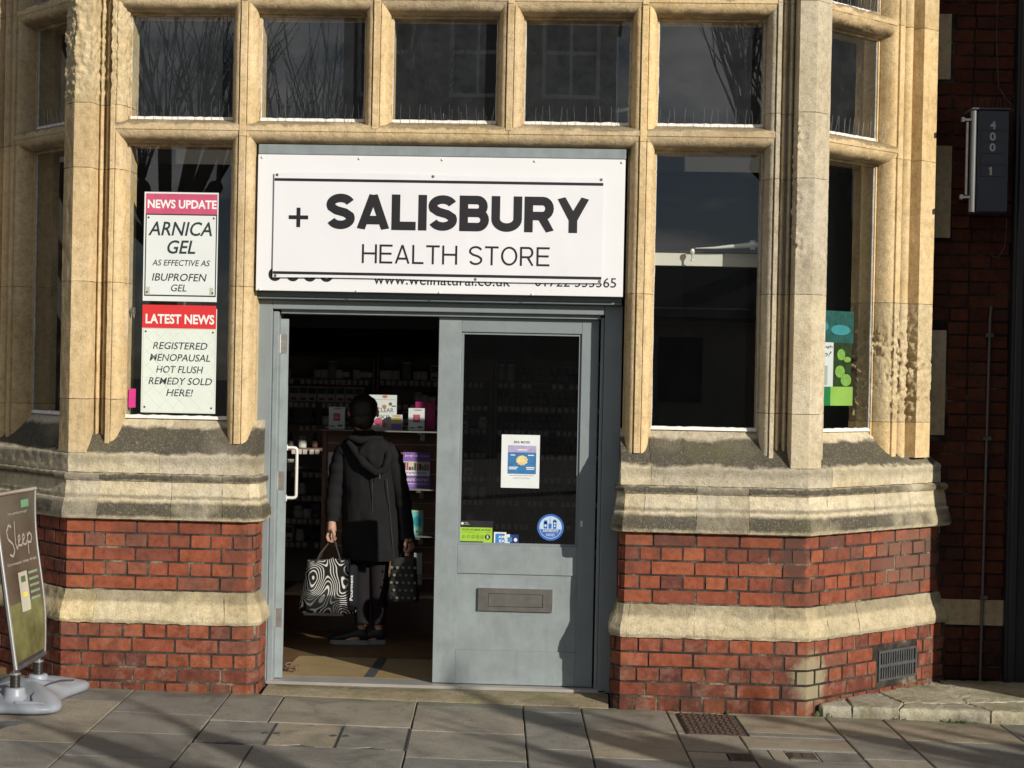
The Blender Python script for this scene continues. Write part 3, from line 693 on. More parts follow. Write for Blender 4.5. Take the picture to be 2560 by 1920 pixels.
def stroke_text(body, parent, mat, P, x0, x1, z0, hgt, t, widths, gap, name='letter', clip=True):
    tot = sum(widths[c] if c != ' ' else .32 for c in body)+gap*(len(body)-1); sx = (x1-x0)/tot; x = x0
    for ch in body:
        if ch == ' ': x += (.32+gap)*sx; continue
        w = widths[ch]; mb = MB(); fl = 0
        asp = sx/hgt
        for si, line in enumerate(glyph(ch, w*asp, t)):      # geometry in units of height
            pts = []
            for p in line:
                if not pts or (Vector(p)-pts[-1]).length > 1e-4: pts.append(Vector(p))
            closed = (pts[0]-pts[-1]).length < 1e-6
            L_, R_ = [], []
            n = len(pts)
            for i, p in enumerate(pts):
                a = pts[i-1] if i > 0 else (pts[-2] if closed else None); b = pts[i+1] if i < n-1 else (pts[1] if closed else None)
                d1 = (p-a).normalized() if a is not None else (b-p).normalized(); d2 = (b-p).normalized() if b is not None else d1
                nn = Vector((-(d1+d2).y, (d1+d2).x)).normalized(); k = 1/max(.5, nn.dot(Vector((-d1.y, d1.x))))
                L_.append(p+nn*(t/2)*k); R_.append(p-nn*(t/2)*k)
            cl = lambda v: Vector((v.x, min(1, max(0, v.y)))) if ch in 'AYR' else v
            for i in range(n-1):
                qd = [cl(L_[i]), cl(L_[i+1]), cl(R_[i+1]), cl(R_[i])]
                qd = [P(x+q.x*hgt, z0+q.y*hgt) for q in qd]
                qd = [(q[0], q[1]-.00012*si, q[2]) for q in qd]
                mb.quad(*qd)
        mb.build(name, mat, parent); x += (w+gap)*sx

# ------------------------------------------------------------ sign and banner over the door
sb = thing('shop_sign', 'white sign panel fixed above the grey doors, web address showing below the banner', 'sign')
box('panel', 'white', sb, -1.768, .143, .100, .125, 2.103, 2.812, bev=.002)
mb = MB()
for x in (-1.746, -1.238, -.805, -.325, .125): 
    for z in (2.797, 2.108):
        if x > 0 and z < 2.5: continue
        o = MB().lathe((0, 0, 0), [(.006, 0), (.0075, .001), (.006, .004), (.002, .006)], 10); rot = Matrix.Rotation(R(90), 4, 'X')
        v = [tuple(Vector((x, .0995, z))+rot @ Vector(q)) for q in o.v]; pobj('screw', v, o.f, 'steel_w', sb, smooth=60)
P99 = PY(.0990)
for i, x in enumerate((-1.667, -1.573, -1.484, -1.397)):
    mb = MB(); r = .035; zc = 2.188
    v = [(x, .0990, zc)]+[(x+r*math.cos(t), .0990, zc+r*math.sin(t)) for t in [2*math.pi*k/28 for k in range(28)]]
    mb.add(v, [(0, 1+k, 1+(k+1) % 28) for k in range(28)]); mb.build('round_logo', 'black', sb)
for i, s in enumerate(('f', 't', 'p', 'i')): text(s, sb, 'white_ink', PY(.0986), (-1.667, -1.573, -1.484, -1.397)[i]-.006, 2.170, .012, .034, bold=.02, name='logo_mark')
text('www.wellnatural.co.uk', sb, 'black', P99, -1.151, 2.146, .712, .058, bold=.004)
text('01722 333365', sb, 'black', P99, -.312, 2.150, .420, .050, bold=.004)
bn = thing('shop_banner', 'white vinyl banner with black bars reading SALISBURY HEALTH STORE', 'banner')
# sheet with slight sag and wrinkles
nx, nz = 90, 34; X0, X1, Z0, Z1 = -1.678, .033, 2.172, 2.716
def bz(u, v):
    y = .0875-.006*math.sin(math.pi*(u-X0)/(X1-X0))*.4+.0016*noise.noise(Vector((u*4.5, v*2.2, 0)))+.0008*noise.noise(Vector((u*14, v*3, 4)))
    return y
v = []; f = []
for k, off in enumerate((0, .0014)):
    for j in range(nz+1):
        for i in range(nx+1):
            u = X0+(X1-X0)*i/nx; w_ = Z0+(Z1-Z0)*j/nz
            zz = w_+(.004*math.sin(2*math.pi*(u-X0)/(X1-X0)*1.0) if j in (0, nz) else 0)
            v.append((u, bz(u, w_)+off, zz))
st = (nx+1)*(nz+1)
for j in range(nz):
    for i in range(nx):
        a = j*(nx+1)+i; f.append((a, a+1, a+nx+2, a+nx+1)); f.append((st+a, st+a+nx+1, st+a+nx+2, st+a+1))
for i in range(nx):
    f.append((i, st+i, st+i+1, i+1)); a = nz*(nx+1)+i; f.append((a, a+1, st+a+1, st+a))
for j in range(nz):
    a = j*(nx+1); f.append((a, a+nx+1, st+a+nx+1, st+a)); a += nx; f.append((a, st+a, st+a+nx+1, a+nx+1))
pobj('sheet', v, f, 'banner', bn, smooth=60)
PB = lambda u, v: (u, bz(u, v)-.0016, v)
def strip(name, mat, parent, P, u0, u1, v0, v1, n=40):
    vs = []; fs = []
    for i in range(n+1):
        u = u0+(u1-u0)*i/n; vs += [P(u, v0), P(u, v1)]
    for i in range(n): fs.append((2*i, 2*i+2, 2*i+3, 2*i+1))
    return pobj(name, vs, fs, mat, parent)
strip('border_bar', 'black', bn, PB, X0+.002, X1-.002, 2.674, 2.688); strip('border_bar', 'black', bn, PB, X0+.002, X1-.002, 2.190, 2.204)
WD = dict(S=.66, A=.74, L=.56, I=.18, B=.68, U=.70, R=.70, Y=.72)
stroke_text('SALISBURY', bn, 'black', PB, -1.402, -.040, 2.428, .184, .240, WD, .055)
WT = dict(H=.74, E=.64, A=.72, L=.56, T=.66, S=.66, O=.80, R=.68)
stroke_text('HEALTH STORE', bn, 'black', PB, -1.212, -.238, 2.254, .098, .105, WT, .13)
mb = MB(); 
for a, b, c_, d in ((-1.599, -1.497, 2.476, 2.496), (-1.558, -1.538, 2.435, 2.536)):
    q = [PB(a, c_), PB(b, c_), PB(b, d), PB(a, d)]; mb.quad(*q)
mb.build('plus_mark', 'black', bn)
for x, z in ((-1.664, 2.705), (.020, 2.705), (-1.664, 2.181), (.022, 2.181), (-.85, 2.708), (-.62, 2.18)):
    pr = [(.0035, 0), (.0075, 0), (.0075, .002), (.0035, .002)]
    o = MB(); n = 12
    for k in range(n):
        a, b = 2*math.pi*k/n, 2*math.pi*(k+1)/n
        yb = bz(x, z)-.002
        o.quad((x+.0035*math.cos(a), yb, z+.0035*math.sin(a)), (x+.0075*math.cos(a), yb, z+.0075*math.sin(a)), (x+.0075*math.cos(b), yb, z+.0075*math.sin(b)), (x+.0035*math.cos(b), yb, z+.0035*math.sin(b)))
    o.box(x-.003, x+.003, yb-.002, yb+.001, z-.003, z+.003)
    o.build('eyelet', 'steel', bn)

# ------------------------------------------------------------ grey timber shopfront with double doors
tf = thing('timber_shopfront', 'blue grey painted door surround, left leaf open and right leaf glazed', 'shopfront')
box('top_rail', 'grey2', tf, -1.768, .146, .105, .26, 2.8145, 2.866, bev=.003)
box('sign_backing', 'grey', tf, -1.768, .146, .130, .25, 2.104, 2.8125)
mb = MB(); prof = [(.165, 2.066), (.163, 2.074), (.172, 2.078), (.176, 2.100), (.176, 2.101), (.30, 2.101), (.30, 2.062), (.19, 2.062)]
mb.loft([[(x, p[0], p[1]) for p in prof] for x in (-1.783, .140)]); mb.build('drip_rail', 'grey', tf)
box('jamb', 'grey', tf, -1.795, -1.700, .222, .36, .03, 2.060, bev=.003)
box('jamb', 'grey2', tf, -1.6995, -1.668, .242, .38, .03, 2.0, bev=.004)
box('jamb', 'grey', tf, .055, .148, .222, .36, .03, 2.060, bev=.003)
box('jamb', 'grey2', tf, .036, .0545, .242, .38, .03, 2.0, bev=.004)
box('head', 'grey', tf, -1.6995, .0545, .222, .36, 2.012, 2.060, bev=.003)
box('head', 'grey2', tf, -1.66, .034, .255, .38, 1.990, 2.011, bev=.002)
box('threshold', plain('worn_metal_threshold', (.45, .43, .40), .5, .5), tf, -1.70, .10, .222, .40, .025, .043, bev=.003)
# right leaf
DY = .290; 
door = box('door', 'grey2', tf, -.8215, -.701, DY, DY+.045, .047, 1.988, bev=.002)      # meeting stile carries the rest
door['label'] = 'closed right hand glazed door leaf'
box('stile', 'grey', door, -.0645, .026, DY, DY+.045, .047, 1.988, bev=.002)
box('rail', 'grey', door, -.7005, -.065, DY+.001, DY+.045, 1.912, 1.988, bev=.0015)
box('rail', 'grey2', door, -.7005, -.065, DY+.001, DY+.045, .632, .784, bev=.0015)
box('rail', 'grey2', door, -.7005, -.065, DY+.001, DY+.045, .047, .226, bev=.0015)
box('panel', 'grey2', door, -.7005, -.065, DY+.009, DY+.040, .2265, .6315)
def bead(parent, x0, x1, z0, z1, y, w=.012, mat='grey'):
    mb = MB()
    for a, b, c_, d in ((x0, x1, z1-w, z1), (x0, x1, z0, z0+w), (x0, x0+w, z0+w, z1-w), (x1-w, x1, z0+w, z1-w)): mb.box(a, b, y, y+.014, c_, d)
    return mb.build('glazing_bead', mat, parent)
bead(door, -.7, -.0655, .7845, 1.9115, DY+.012)
MB().quad((-.70, DY+.022, .785), (-.065, DY+.022, .785), (-.065, DY+.022, 1.911), (-.70, DY+.022, 1.911)).build('glass', 'glass', door)
mb = MB(); mb.box(-.585, -.191, DY-.006, DY+.012, .437, .460); mb.box(-.585, -.191, DY-.006, DY+.012, .530, .557)
mb.box(-.585, -.531, DY-.006, DY+.012, .460, .530); mb.box(-.241, -.191, DY-.006, DY+.012, .460, .530); mb.box(-.529, -.243, DY-.001, DY+.010, .462, .528)
mb.build('letterbox', 'steel', door)
box('lock', 'steel_w', door, -.052, -.040, DY-.006, DY, .895, .925)
# left leaf, folded inwards a little past square; pivot near (-1.66,.335)
PV = Vector((-1.668, .290, 0)); ang = R(100)
lf = bpy.data.objects.new('door', None); COL.objects.link(lf); lf.parent = tf; lf.location = PV; lf.rotation_euler = (0, 0, ang); lf['label'] = 'open left hand door leaf swung inwards'
def lbox(nm, m, x0, x1, y0, y1, z0, z1, bev=.002): return MB().box(x0, x1, y0, y1, z0, z1, bev=bev).build(nm, m, lf)
lbox('stile', 'grey2', 0, .115, -.0445, 0, .047, 1.962); lbox('stile', 'grey2', .70, .82, -.0445, 0, .047, 1.962)
lbox('rail', 'grey', .1155, .6995, -.0435, -.001, 1.87, 1.962); lbox('rail', 'grey', .1155, .6995, -.0435, -.001, .632, .784); lbox('rail', 'grey', .1155, .6995, -.0435, -.001, .047, .226)
lbox('panel', 'grey', .1155, .6995, -.034, -.01, .2265, .6315, bev=0)
MB().quad((.11, -.022, .78), (.71, -.022, .78), (.71, -.022, 1.88), (.11, -.022, 1.88)).build('glass', 'glass', lf)
for z in (1.83, 1.10, .37):
    mb = MB(); mb.box(-.003, .0005, -.036, -.004, z-.05, z+.05); mb.tube([(-.004, .001, z-.05), (-.004, .001, z+.05)], .005, 8)
    mb.box(-.0045, -.003, -.026, -.018, z-.03, z-.022); mb.box(-.0045, -.003, -.026, -.018, z+.022, z+.03); mb.box(-.0045, -.003, -.026, -.018, z-.004, z+.004)
    mb.build('hinge', 'steel', lf)
hx = .66
mb = MB(); path = [(hx, -.046, 1.245), (hx, -.085, 1.245)]+[(hx, -.085-.017*math.sin(R(t)), 1.228+.017*math.cos(R(t))) for t in (30, 60, 90)]+[(hx, -.102, 1.10), (hx, -.102, .975)]+[(hx, -.085-.017*math.cos(R(t)), .975-.017*math.sin(R(t))) for t in (30, 60, 90)]+[(hx, -.046, .958)]
mb.tube(path, .0095, 10); mb.box(hx-.014, hx+.014, -.050, -.0445, .94, .975); mb.box(hx-.014, hx+.014, -.050, -.0445, 1.23, 1.262)
mb.build('handle', 'steel_w', lf, smooth=50)
# step
st_ = thing('door_step', 'worn stone step sloping up to the threshold of the shop door', 'step')
mb = MB(); n = 60; rings = []
for i in range(n+1):
    x = -1.672+(.112+1.672)*i/n; g_ = -.01*x
    w1 = .006*noise.noise(Vector((x*7, 0, 0))); w2 = .004*noise.noise(Vector((x*9, 3, 0)))
    rings.append([(x, .222, -.05), (x, -.035+w1, -.05), (x, -.030+w1, g_+.003), (x, -.01+w1, g_+.008), (x, .10, g_+.016+w2), (x, .165+w1, g_+.020), (x, .172+w2, .024+g_*.3+w2*.5), (x, .19, .028+w2*.4), (x, .222, .026)])
mb.loft(rings); so_ = mb.build('stone_block', stone('damp_step_stone', (.36, .31, .21), lichen=.5, green=.8, zband=[(.0, .06, .01, .6)], rough_bump=1.0), st_, smooth=50)

# ------------------------------------------------------------ ground, paving, covers
gnd = pobj('ground', [(-120, -160, -.06), (120, -160, -.06), (120, 60, -.06), (-120, 60, -.06)], [(0, 1, 2, 3)], plain('asphalt', (.05, .048, .046), .85, var=.2, scale=3, bump=.4, bscale=40)); tag(gnd, kind='structure')
pav = pobj('pavement', [(-14, -6.5, -.032), (14, -6.5, -.032), (14, .9, -.032), (-14, .9, -.032), (-14, -6.5, -.06), (14, -6.5, -.06), (14, .9, -.06), (-14, .9, -.06)], BOXF, 'joint'); tag(pav, kind='structure')
SK = -.057
colsX = [(-5.2, -4.55, []), (-4.55, -3.9, []), (-3.9, -3.25, []), (-3.25, -2.334, [-.35, -1.288]), (-2.334, -1.835, [-.582, -1.03, -1.514]), (-1.835, -1.554, [-.690, -1.185]), (-1.554, -.868, [-.676, -1.170]),
         (-.868, -.326, [-.147, -.738, -1.294]), (-.326, -.031, [-.18, -.491, -1.019]), (-.031, .405, [-.548, -1.15]), (.405, .70, [-.56, -.93, -1.25]), (.70, 1.206, [-.467, -.817, -1.052]), (1.206, 1.497, [-.459, -.956]),
         (1.497, 2.08, [-.519, -1.3]), (2.08, 2.7, [-.7, -1.35]), (2.7, 3.3, []), (3.3, 3.95, []), (3.95, 4.6, [])]
COVER = (-1.80, -.815, -1.175, -.685)   # in skewed coordinates (X0 at Y=0)
HOLES = [(-1.835, -.868, -1.17, -.690), (.445, .745, -.56, -.05), (.585, .70, -1.10, -.955), (.79, 1.0, -1.052, -.84)]
def gz(x): return -.010*x
def sk(x, y): return x+SK*y
def slab(x0, x1, y0, y1, rnd):
    g_ = .0035; e = .004; t = rnd.uniform(-.0015, .0015); tx = rnd.uniform(-.002, .002)
    mb = MB(); rings = []
    nn = 5
    per = [(x0+(x1-x0)*i/nn, y0) for i in range(nn)]+[(x1, y0+(y1-y0)*i/nn) for i in range(nn)]+[(x1-(x1-x0)*i/nn, y1) for i in range(nn)]+[(x0, y1-(y1-y0)*i/nn) for i in range(nn)]
    cx, cy = (x0+x1)/2, (y0+y1)/2
    jit = [rnd.uniform(-.0012, .0012) for _ in per]
    for z, ins in ((-.05, g_), (-e, g_), (0, g_+e)):
        r_ = []
        for (x, y), j in zip(per, jit):
            dx = (ins+j)*(1 if x < cx-1e-6 else -1) if (x in (x0, x1)) else 0
            dy = (ins+j)*(1 if y < cy else -1) if (y in (y0, y1)) else 0
            X, Y_ = x+dx, y+dy; X = sk(X, Y_); r_.append((X, Y_, z+t+gz(X)+tx*(x-cx)))
        rings.append(r_)
    mb.loft(rings); return mb.build('paving_slab', 'flag', pav, smooth=30)
rnd = random.Random(5)
for x0, x1, js in colsX:
    js = sorted([j for j in js], reverse=True)
    ys = [.28 if x1 < -1.7 or x0 > 1.0 else .0]+js
    if not js: ys = [.05, -.4-rnd.random()*.4]
    while ys[-1] > -3.4: ys.append(ys[-1]-rnd.uniform(.45, .65))
    if x1 < -2.9: ys[0] = .84
    for a, b in zip(ys, ys[1:]):
        inh = [h for h in HOLES if x1 > h[0]+.01 and x0 < h[1]-.01 and a > h[2]+.01 and b < h[3]-.01]
        if not inh: slab(x0, x1, b, a, rnd); continue
        h = inh[0]; hx0, hx1, hy0, hy1 = h
        if a > hy1+.02: slab(x0, x1, hy1, a, rnd)
        if b < hy0-.02: slab(x0, x1, b, hy0, rnd)
        ya, yb = min(a, hy1), max(b, hy0)
        if x0 < hx0-.02: slab(x0, hx0, yb, ya, rnd)
        if x1 > hx1+.02: slab(hx1, x1, yb, ya, rnd)
# infilled three-part telecom cover
mc = thing('access_cover', 'long recessed access cover filled with three paving pieces, before the door', 'manhole cover')
def gq(x0, x1, y0, y1, z0, z1, name, mat, parent, tri=None):
    if tri: pts = tri
    else: pts = [(x0, y0), (x1, y0), (x1, y1), (x0, y1)]
    rings = [[(sk(x, y), y, z+gz(sk(x, y))) for x, y in pts] for z in (z0, z1)]
    return MB().loft(rings).build(name, mat, parent)
cx = [-1.832, -1.506, -1.187, -.872]
for i in range(3):
    a, b = cx[i]+.008, cx[i+1]-.008; m_ = (a+b)/2
    gq(0, 0, 0, 0, -.04, .0005, 'infill_slab', 'flag', mc, tri=[(a, -1.160), (m_-.07, -1.160), (m_, -1.128), (m_+.07, -1.160), (b, -1.160), (b, -.700), (m_+.07, -.700), (m_, -.732), (m_-.07, -.700), (a, -.700)])
    gq(0, 0, 0, 0, -.04, -.003, 'corner_plate', 'iron_g', mc, tri=[(m_-.066, -1.161), (m_+.066, -1.161), (m_, -1.131)]); gq(0, 0, 0, 0, -.04, -.003, 'corner_plate', 'iron_g', mc, tri=[(m_-.066, -.699), (m_, -.729), (m_+.066, -.699)])
for i in (1, 2, 3):
    gq(cx[i]-.007, cx[i]-.002, -1.165, -.694, -.04, .0005, 'frame_bar', 'iron_g', mc); gq(cx[i]+.002, cx[i]+.007, -1.165, -.694, -.04, .0005, 'frame_bar', 'iron_g', mc)
for i in (1, 2):
    for dx in (-.028, .028):
        v = []; n = 12
        rings = [[(sk(cx[i]+dx+.016*math.cos(2*math.pi*k/n), -.93)+0, -.93+.02*math.sin(2*math.pi*k/n), z+gz(cx[i])) for k in range(n)] for z in (-.01, .0025)]
        MB().loft(rings).build('lifting_boss', 'iron_g', mc)
# rusty grid cover by the right pier
dc = thing('drain_cover', 'rusty chequered iron cover close to the foot of the right pier', 'manhole cover')
gq(.447, .743, -.556, -.054, -.04, -.006, 'frame', 'iron_g', dc)
gq(.458, .732, -.545, -.065, -.006, -.001, 'plate', 'iron', dc)
mb = MB()
for i in range(9):
    for j in range(12):
        x = .468+i*.0295; y = -.535+j*.039
        if 2 < i < 6 and 4 < j < 7: continue
        o_ = (i+j) % 2; w_, l_ = (.010, .026) if o_ else (.022, .012)
        pts = [(x, y), (x+w_, y), (x+w_, y+l_), (x, y+l_)]
        mb.loft([[(sk(a, b), b, z+gz(a)) for a, b in pts] for z in (-.001, .006)])
tag(mb.build('tread_studs', 'iron', dc), kind='stuff')
for (x0, x1, y0, y1), lb in (((.59, .695, -1.095, -.96), 'small rusty square iron cover left of its twin in the paving'), ((.865, .985, -1.01, -.89), 'small rusty iron cover set in a stone square, rightmost in the paving')):
    t_ = thing('stopcock_cover', lb, 'manhole cover', group='small square stopcock covers in the paving')
    gq(x0, x1, y0, y1, -.04, .001, 'frame', 'iron_g', t_); gq(x0+.01, x1-.01, y0+.01, y1-.01, .001, .004, 'lid', 'iron', t_)
    mb = MB()
    for k in range(5):
        yy = y0+.022+k*(y1-y0-.04)/5
        for q in range(2): xx = x0+.02+q*.045; mb.loft([[(sk(a, b), b, z+gz(a)) for a, b in ((xx, yy), (xx+.034, yy), (xx+.034, yy+.009), (xx, yy+.009))] for z in (.004, .007)])
    mb.build('raised_marks', 'iron', t_)
# filler slabs round the stopcocks
for a in ((.585, .70, -.955, -.93), (.79, .86, -1.052, -.84), (.99, 1.0, -1.052, -.84), (.86, .99, -.885, -.84), (.86, .99, -1.052, -1.015)): gq(a[0]+.002, a[1]-.002, a[2]+.002, a[3]-.002, -.04, -.001, 'paving_piece', 'flag', pav)
# raised stone ledge at the foot of the canted wall
lg = thing('stone_ledge', 'low mossy raised kerb ledge at the foot of the right canted wall', 'kerb')
lm = stone('mossy_kerb_stone', (.47, .44, .33), lichen=.45, green=.6, zband=[(-.05, .012, .02, .8), (.04, .07, .004, .35)], wv=.03, ws=12, rough_bump=1.0)
fr = [1.178, 1.345, 1.582, 2.040, 2.46, 2.95]
bk = [(1.10, .02), (1.34, .26), (1.56, .48), (1.95, .90), (2.46, .84), (2.95, .84)]
jx = random.Random(9)
def kstone(poly, z1=.045):
    pl = subdiv(poly, .014); mb = MB(); cx_ = sum(p[0] for p in pl)/len(pl); cy_ = sum(p[1] for p in pl)/len(pl)
    def ins(d): return [(p[0]+(cx_-p[0])/max(.1, math.dist(p, (cx_, cy_)))*d, p[1]+(cy_-p[1])/max(.1, math.dist(p, (cx_, cy_)))*d) for p in pl]
    mb.loft([[(p[0], p[1], z) for p in ins(d)] for z, d in ((-.05, .002), (0, .002), (.012, .002), (.024, .001), (z1-.008, .003), (z1-.001, .008), (z1+.002, .04), (z1+.002, .09))])
    o = mb.build('ledge_stone', lm, lg, smooth=45); roughen(o, .0065, 28); return o
kstone([(1.178, .0), (1.2, -.022), (1.343, -.022), (1.343, .255)])
kstone([(1.349, -.022), (1.580, -.024), (1.63, .12), (1.54, .40), (1.349, .26)])
kstone([(1.586, -.024), (2.037, -.03), (1.96, .16), (1.636, .12)])
kstone([(1.632, .128), (1.955, .166), (1.99, .5), (1.93, .80), (1.548, .41)])
kstone([(2.043, -.03), (2.46, -.035), (2.46, .30), (1.966, .16)]); kstone([(1.963, .168), (2.456, .308), (2.46, .835), (1.94, .835)])
kstone([(2.465, -.035), (2.95, -.04), (2.95, .835), (2.465, .835)])
# weeds at the ledge
wd = MB(); wr = random.Random(4)
for cxx, cyy, nn in ((1.83, -.045, 16), (1.92, -.045, 10), (1.20, -.03, 8), (1.58, -.03, 6), (.43, -.03, 6), (.68, -.045, 8)):
    for _ in range(nn):
        a = wr.uniform(0, 6.28); l_ = wr.uniform(.012, .032); x = cxx+wr.uniform(-.04, .04); y = cyy+wr.uniform(-.008, .008); w_ = l_*.3; z = gz(x)
        d = Vector((math.cos(a), math.sin(a)*.5-.2, .6)).normalized()*l_; s_ = Vector((-math.sin(a), math.cos(a), 0))*w_
        b = Vector((x, y, z)); wd.add([b, b+d*.5+s_, b+d, b+d*.5-s_], [(0, 1, 2, 3)])
tag(wd.build('weeds', plain('weed_green', (.07, .12, .03), .7)), kind='stuff')

# ------------------------------------------------------------ shop interior
fl = pobj('shop_floor', [(-3.2, .40, .040), (1.9, .40, .040), (1.9, 5.0, .040), (-3.2, 5.0, .040), (-3.2, .40, .0), (1.9, .40, .0), (1.9, 5.0, .0), (-3.2, 5.0, .0)], BOXF, 'wood'); tag(fl, kind='structure')
tag(box('entrance_matwell', 'plank', None, -1.66, .03, .395, 1.02, .030, .0435), kind='structure')
for x0, x1, y0, y1 in ((-1.20, -1.145, .40, 1.02), (-1.64, .02, 1.02, 1.035)):
    MB().box(x0, x1, y0, y1, .0425, .046).build('metal_strip', 'iron_g', bpy.data.objects['entrance_matwell'])
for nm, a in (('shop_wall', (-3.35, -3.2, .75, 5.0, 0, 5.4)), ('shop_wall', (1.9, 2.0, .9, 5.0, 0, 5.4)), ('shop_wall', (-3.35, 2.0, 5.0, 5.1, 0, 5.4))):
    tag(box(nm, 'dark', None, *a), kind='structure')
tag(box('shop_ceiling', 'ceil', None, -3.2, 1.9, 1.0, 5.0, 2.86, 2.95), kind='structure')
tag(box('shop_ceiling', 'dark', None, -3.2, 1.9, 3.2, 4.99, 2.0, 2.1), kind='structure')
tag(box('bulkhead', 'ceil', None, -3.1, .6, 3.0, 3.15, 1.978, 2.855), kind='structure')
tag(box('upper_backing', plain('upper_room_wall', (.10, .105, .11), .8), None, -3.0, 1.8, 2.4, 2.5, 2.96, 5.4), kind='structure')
# white beam and sprinkler pipe behind the right hand window
wb = thing('window_beam', 'white plastered beam crossing behind the tall window right of the door', 'beam')
box('beam', 'beamw', wb, .16, .98, .30, .36, 2.283, 2.352); box('cable_run', 'black', wb, .16, .98, .293, .299, 2.352, 2.359)
wp = thing('service_pipe', 'white tapering pipe with a collar and small tap above the beam', 'pipe')
MB().tube([(.52, .25, 2.372), (.62, .25, 2.376), (.79, .25, 2.392), (.81, .25, 2.394)], [.002, .006, .015, .016], 12).build('pipe', 'steel_w', wp, smooth=50)
MB().tube([(.81, .25, 2.394), (.98, .25, 2.396)], .016, 12).build('pipe', 'steel_w', wp, smooth=50); MB().tube([(.805, .25, 2.394), (.830, .25, 2.395)], .026, 14).build('collar', 'steel_w', wp, smooth=50)
MB().lathe((.505, .25, 2.305), [(.012, 0), (.012, .004), (.005, .006), (.005, .03), (.009, .035), (.013, .05), (.010, .062), (.002, .065)], 10).build('tap', 'steel_w', wp, smooth=50)
# ceiling lights seen faintly as short strips
for i, (x, y, z, l_) in enumerate(((.62, 3.0, 1.985, .34), )):
    t_ = thing('ceiling_rail', 'thin pale rail under the dark ceiling behind the right window', 'rail'); MB().box(.35, 1.05, 2.99, 3.0, 2.155, 2.163).build('rail', 'beamw', t_)
# black panel added to keep the right half of the shop black
dk = thing('added_dark_panel', 'added black panel and sun-blocking side panel behind the right hand windows', 'added panel'); box('panel', plain('matt_black_board', (.004, .004, .004), .95, spec=.1), dk, .22, 1.30, 1.15, 1.19, .04, 2.0)
v = []
for z in (.04, 2.85):
    for a_, o_ in ((.24, .50), (1.0, .50), (1.0, .53), (.24, .53)): x, y = FR(a_, o_); v.append((x, y, z))
MB().add(v, BOXF).build('side_panel', plain('sun_screen_grey', (.07, .075, .075), .8), dk)  # unseen screen, added to stop sun reaching the back shelves
box('foot', 'black', dk, .30, .36, 1.0, 1.14, .04, .08); box('foot', 'black', dk, 1.15, 1.21, 1.0, 1.14, .04, .08)

# shelving at the back with jars and bottles
shm = plain('dark_shelf', (.20, .13, .10), .6); tick = plain('paper_price_ticket', (.62, .56, .50), .7, var=.2, scale=15); shback = plain('shelf_back_panel', (.30, .27, .24), .8)
jar_c = [(.30, .28, .25), (.02, .018, .018), (.07, .03, .02), (.22, .08, .07), (.05, .05, .07), (.26, .22, .14), (.02, .02, .022)]
def jar_mesh(kind, body, lab, cap):
    mb = MB()
    if kind == 'jar':
        mb.lathe((0, 0, 0), [(.030, 0), (.033, .004), (.033, .060), (.026, .068), (.026, .070)], 12, 0); mb.lathe((0, 0, 0), [(.0335, .014), (.0335, .050)], 12, 1); mb.lathe((0, 0, 0), [(.028, .0702), (.028, .086), (.026, .088)], 12, 2)
    elif kind == 'bottle':
        mb.lathe((0, 0, 0), [(.019, 0), (.021, .003), (.021, .065), (.010, .082), (.009, .095)], 10, 0); mb.lathe((0, 0, 0), [(.0215, .012), (.0215, .055)], 10, 1); mb.lathe((0, 0, 0), [(.0115, .0952), (.0115, .112), (.010, .113)], 10, 2)
    elif kind == 'tall':
        mb.lathe((0, 0, 0), [(.034, 0), (.036, .004), (.036, .112), (.030, .120)], 12, 0); mb.lathe((0, 0, 0), [(.0365, .02), (.0365, .10)], 12, 1); mb.lathe((0, 0, 0), [(.033, .1202), (.033, .134), (.031, .136)], 12, 2)
    else:
        mb.box(-.033, .033, -.02, .02, 0, .115, 0); mb.box(-.030, .030, -.0206, -.0204, .06, .105, 1); mb.box(-.02, .02, -.0206, -.0204, .01, .03, 2)
    me = bpy.data.meshes.new('t'); me.from_pydata(mb.v, [], mb.f)
    for c in (body, lab, cap):
        m = bpy.data.materials.get('goods_%d_%d_%d' % tuple(int(x*255) for x in c)) or plain('goods_%d_%d_%d' % tuple(int(x*255) for x in c), c, .45, var=.05)
        me.materials.append(m)
    me.polygons.foreach_set('material_index', mb.m); return me
wht = (.66, .64, .60); blk = (.015, .014, .015); blu = (.03, .05, .10)
KIND = {'white_jar': ('jar', 'jar', [((.60, .58, .54), wht, blk), ((.55, .52, .48), wht, wht), ((.35, .07, .07), wht, blk)]),
        'dark_bottle': ('bottle', 'bottle', [((.025, .014, .01), (.10, .09, .09), blk), ((.02, .02, .035), (.08, .08, .12), blk), ((.05, .02, .015), (.14, .06, .05), blk)]),
        'tub': ('tall', 'tub', [((.26, .26, .27), (.30, .30, .30), wht), ((.20, .17, .10), (.28, .25, .18), blk)]),
        'carton': ('box', 'box', [((.62, .60, .57), (.06, .06, .07), (.30, .06, .06)), ((.05, .05, .12), (.10, .10, .16), (.2, .2, .2))])}
MESH = {k: [jar_mesh(v[0], *c) for c in v[2]] for k, v in KIND.items()}
SHZ = [1.620, 1.442, 1.264, 1.086, .908, .730, .552, .374]
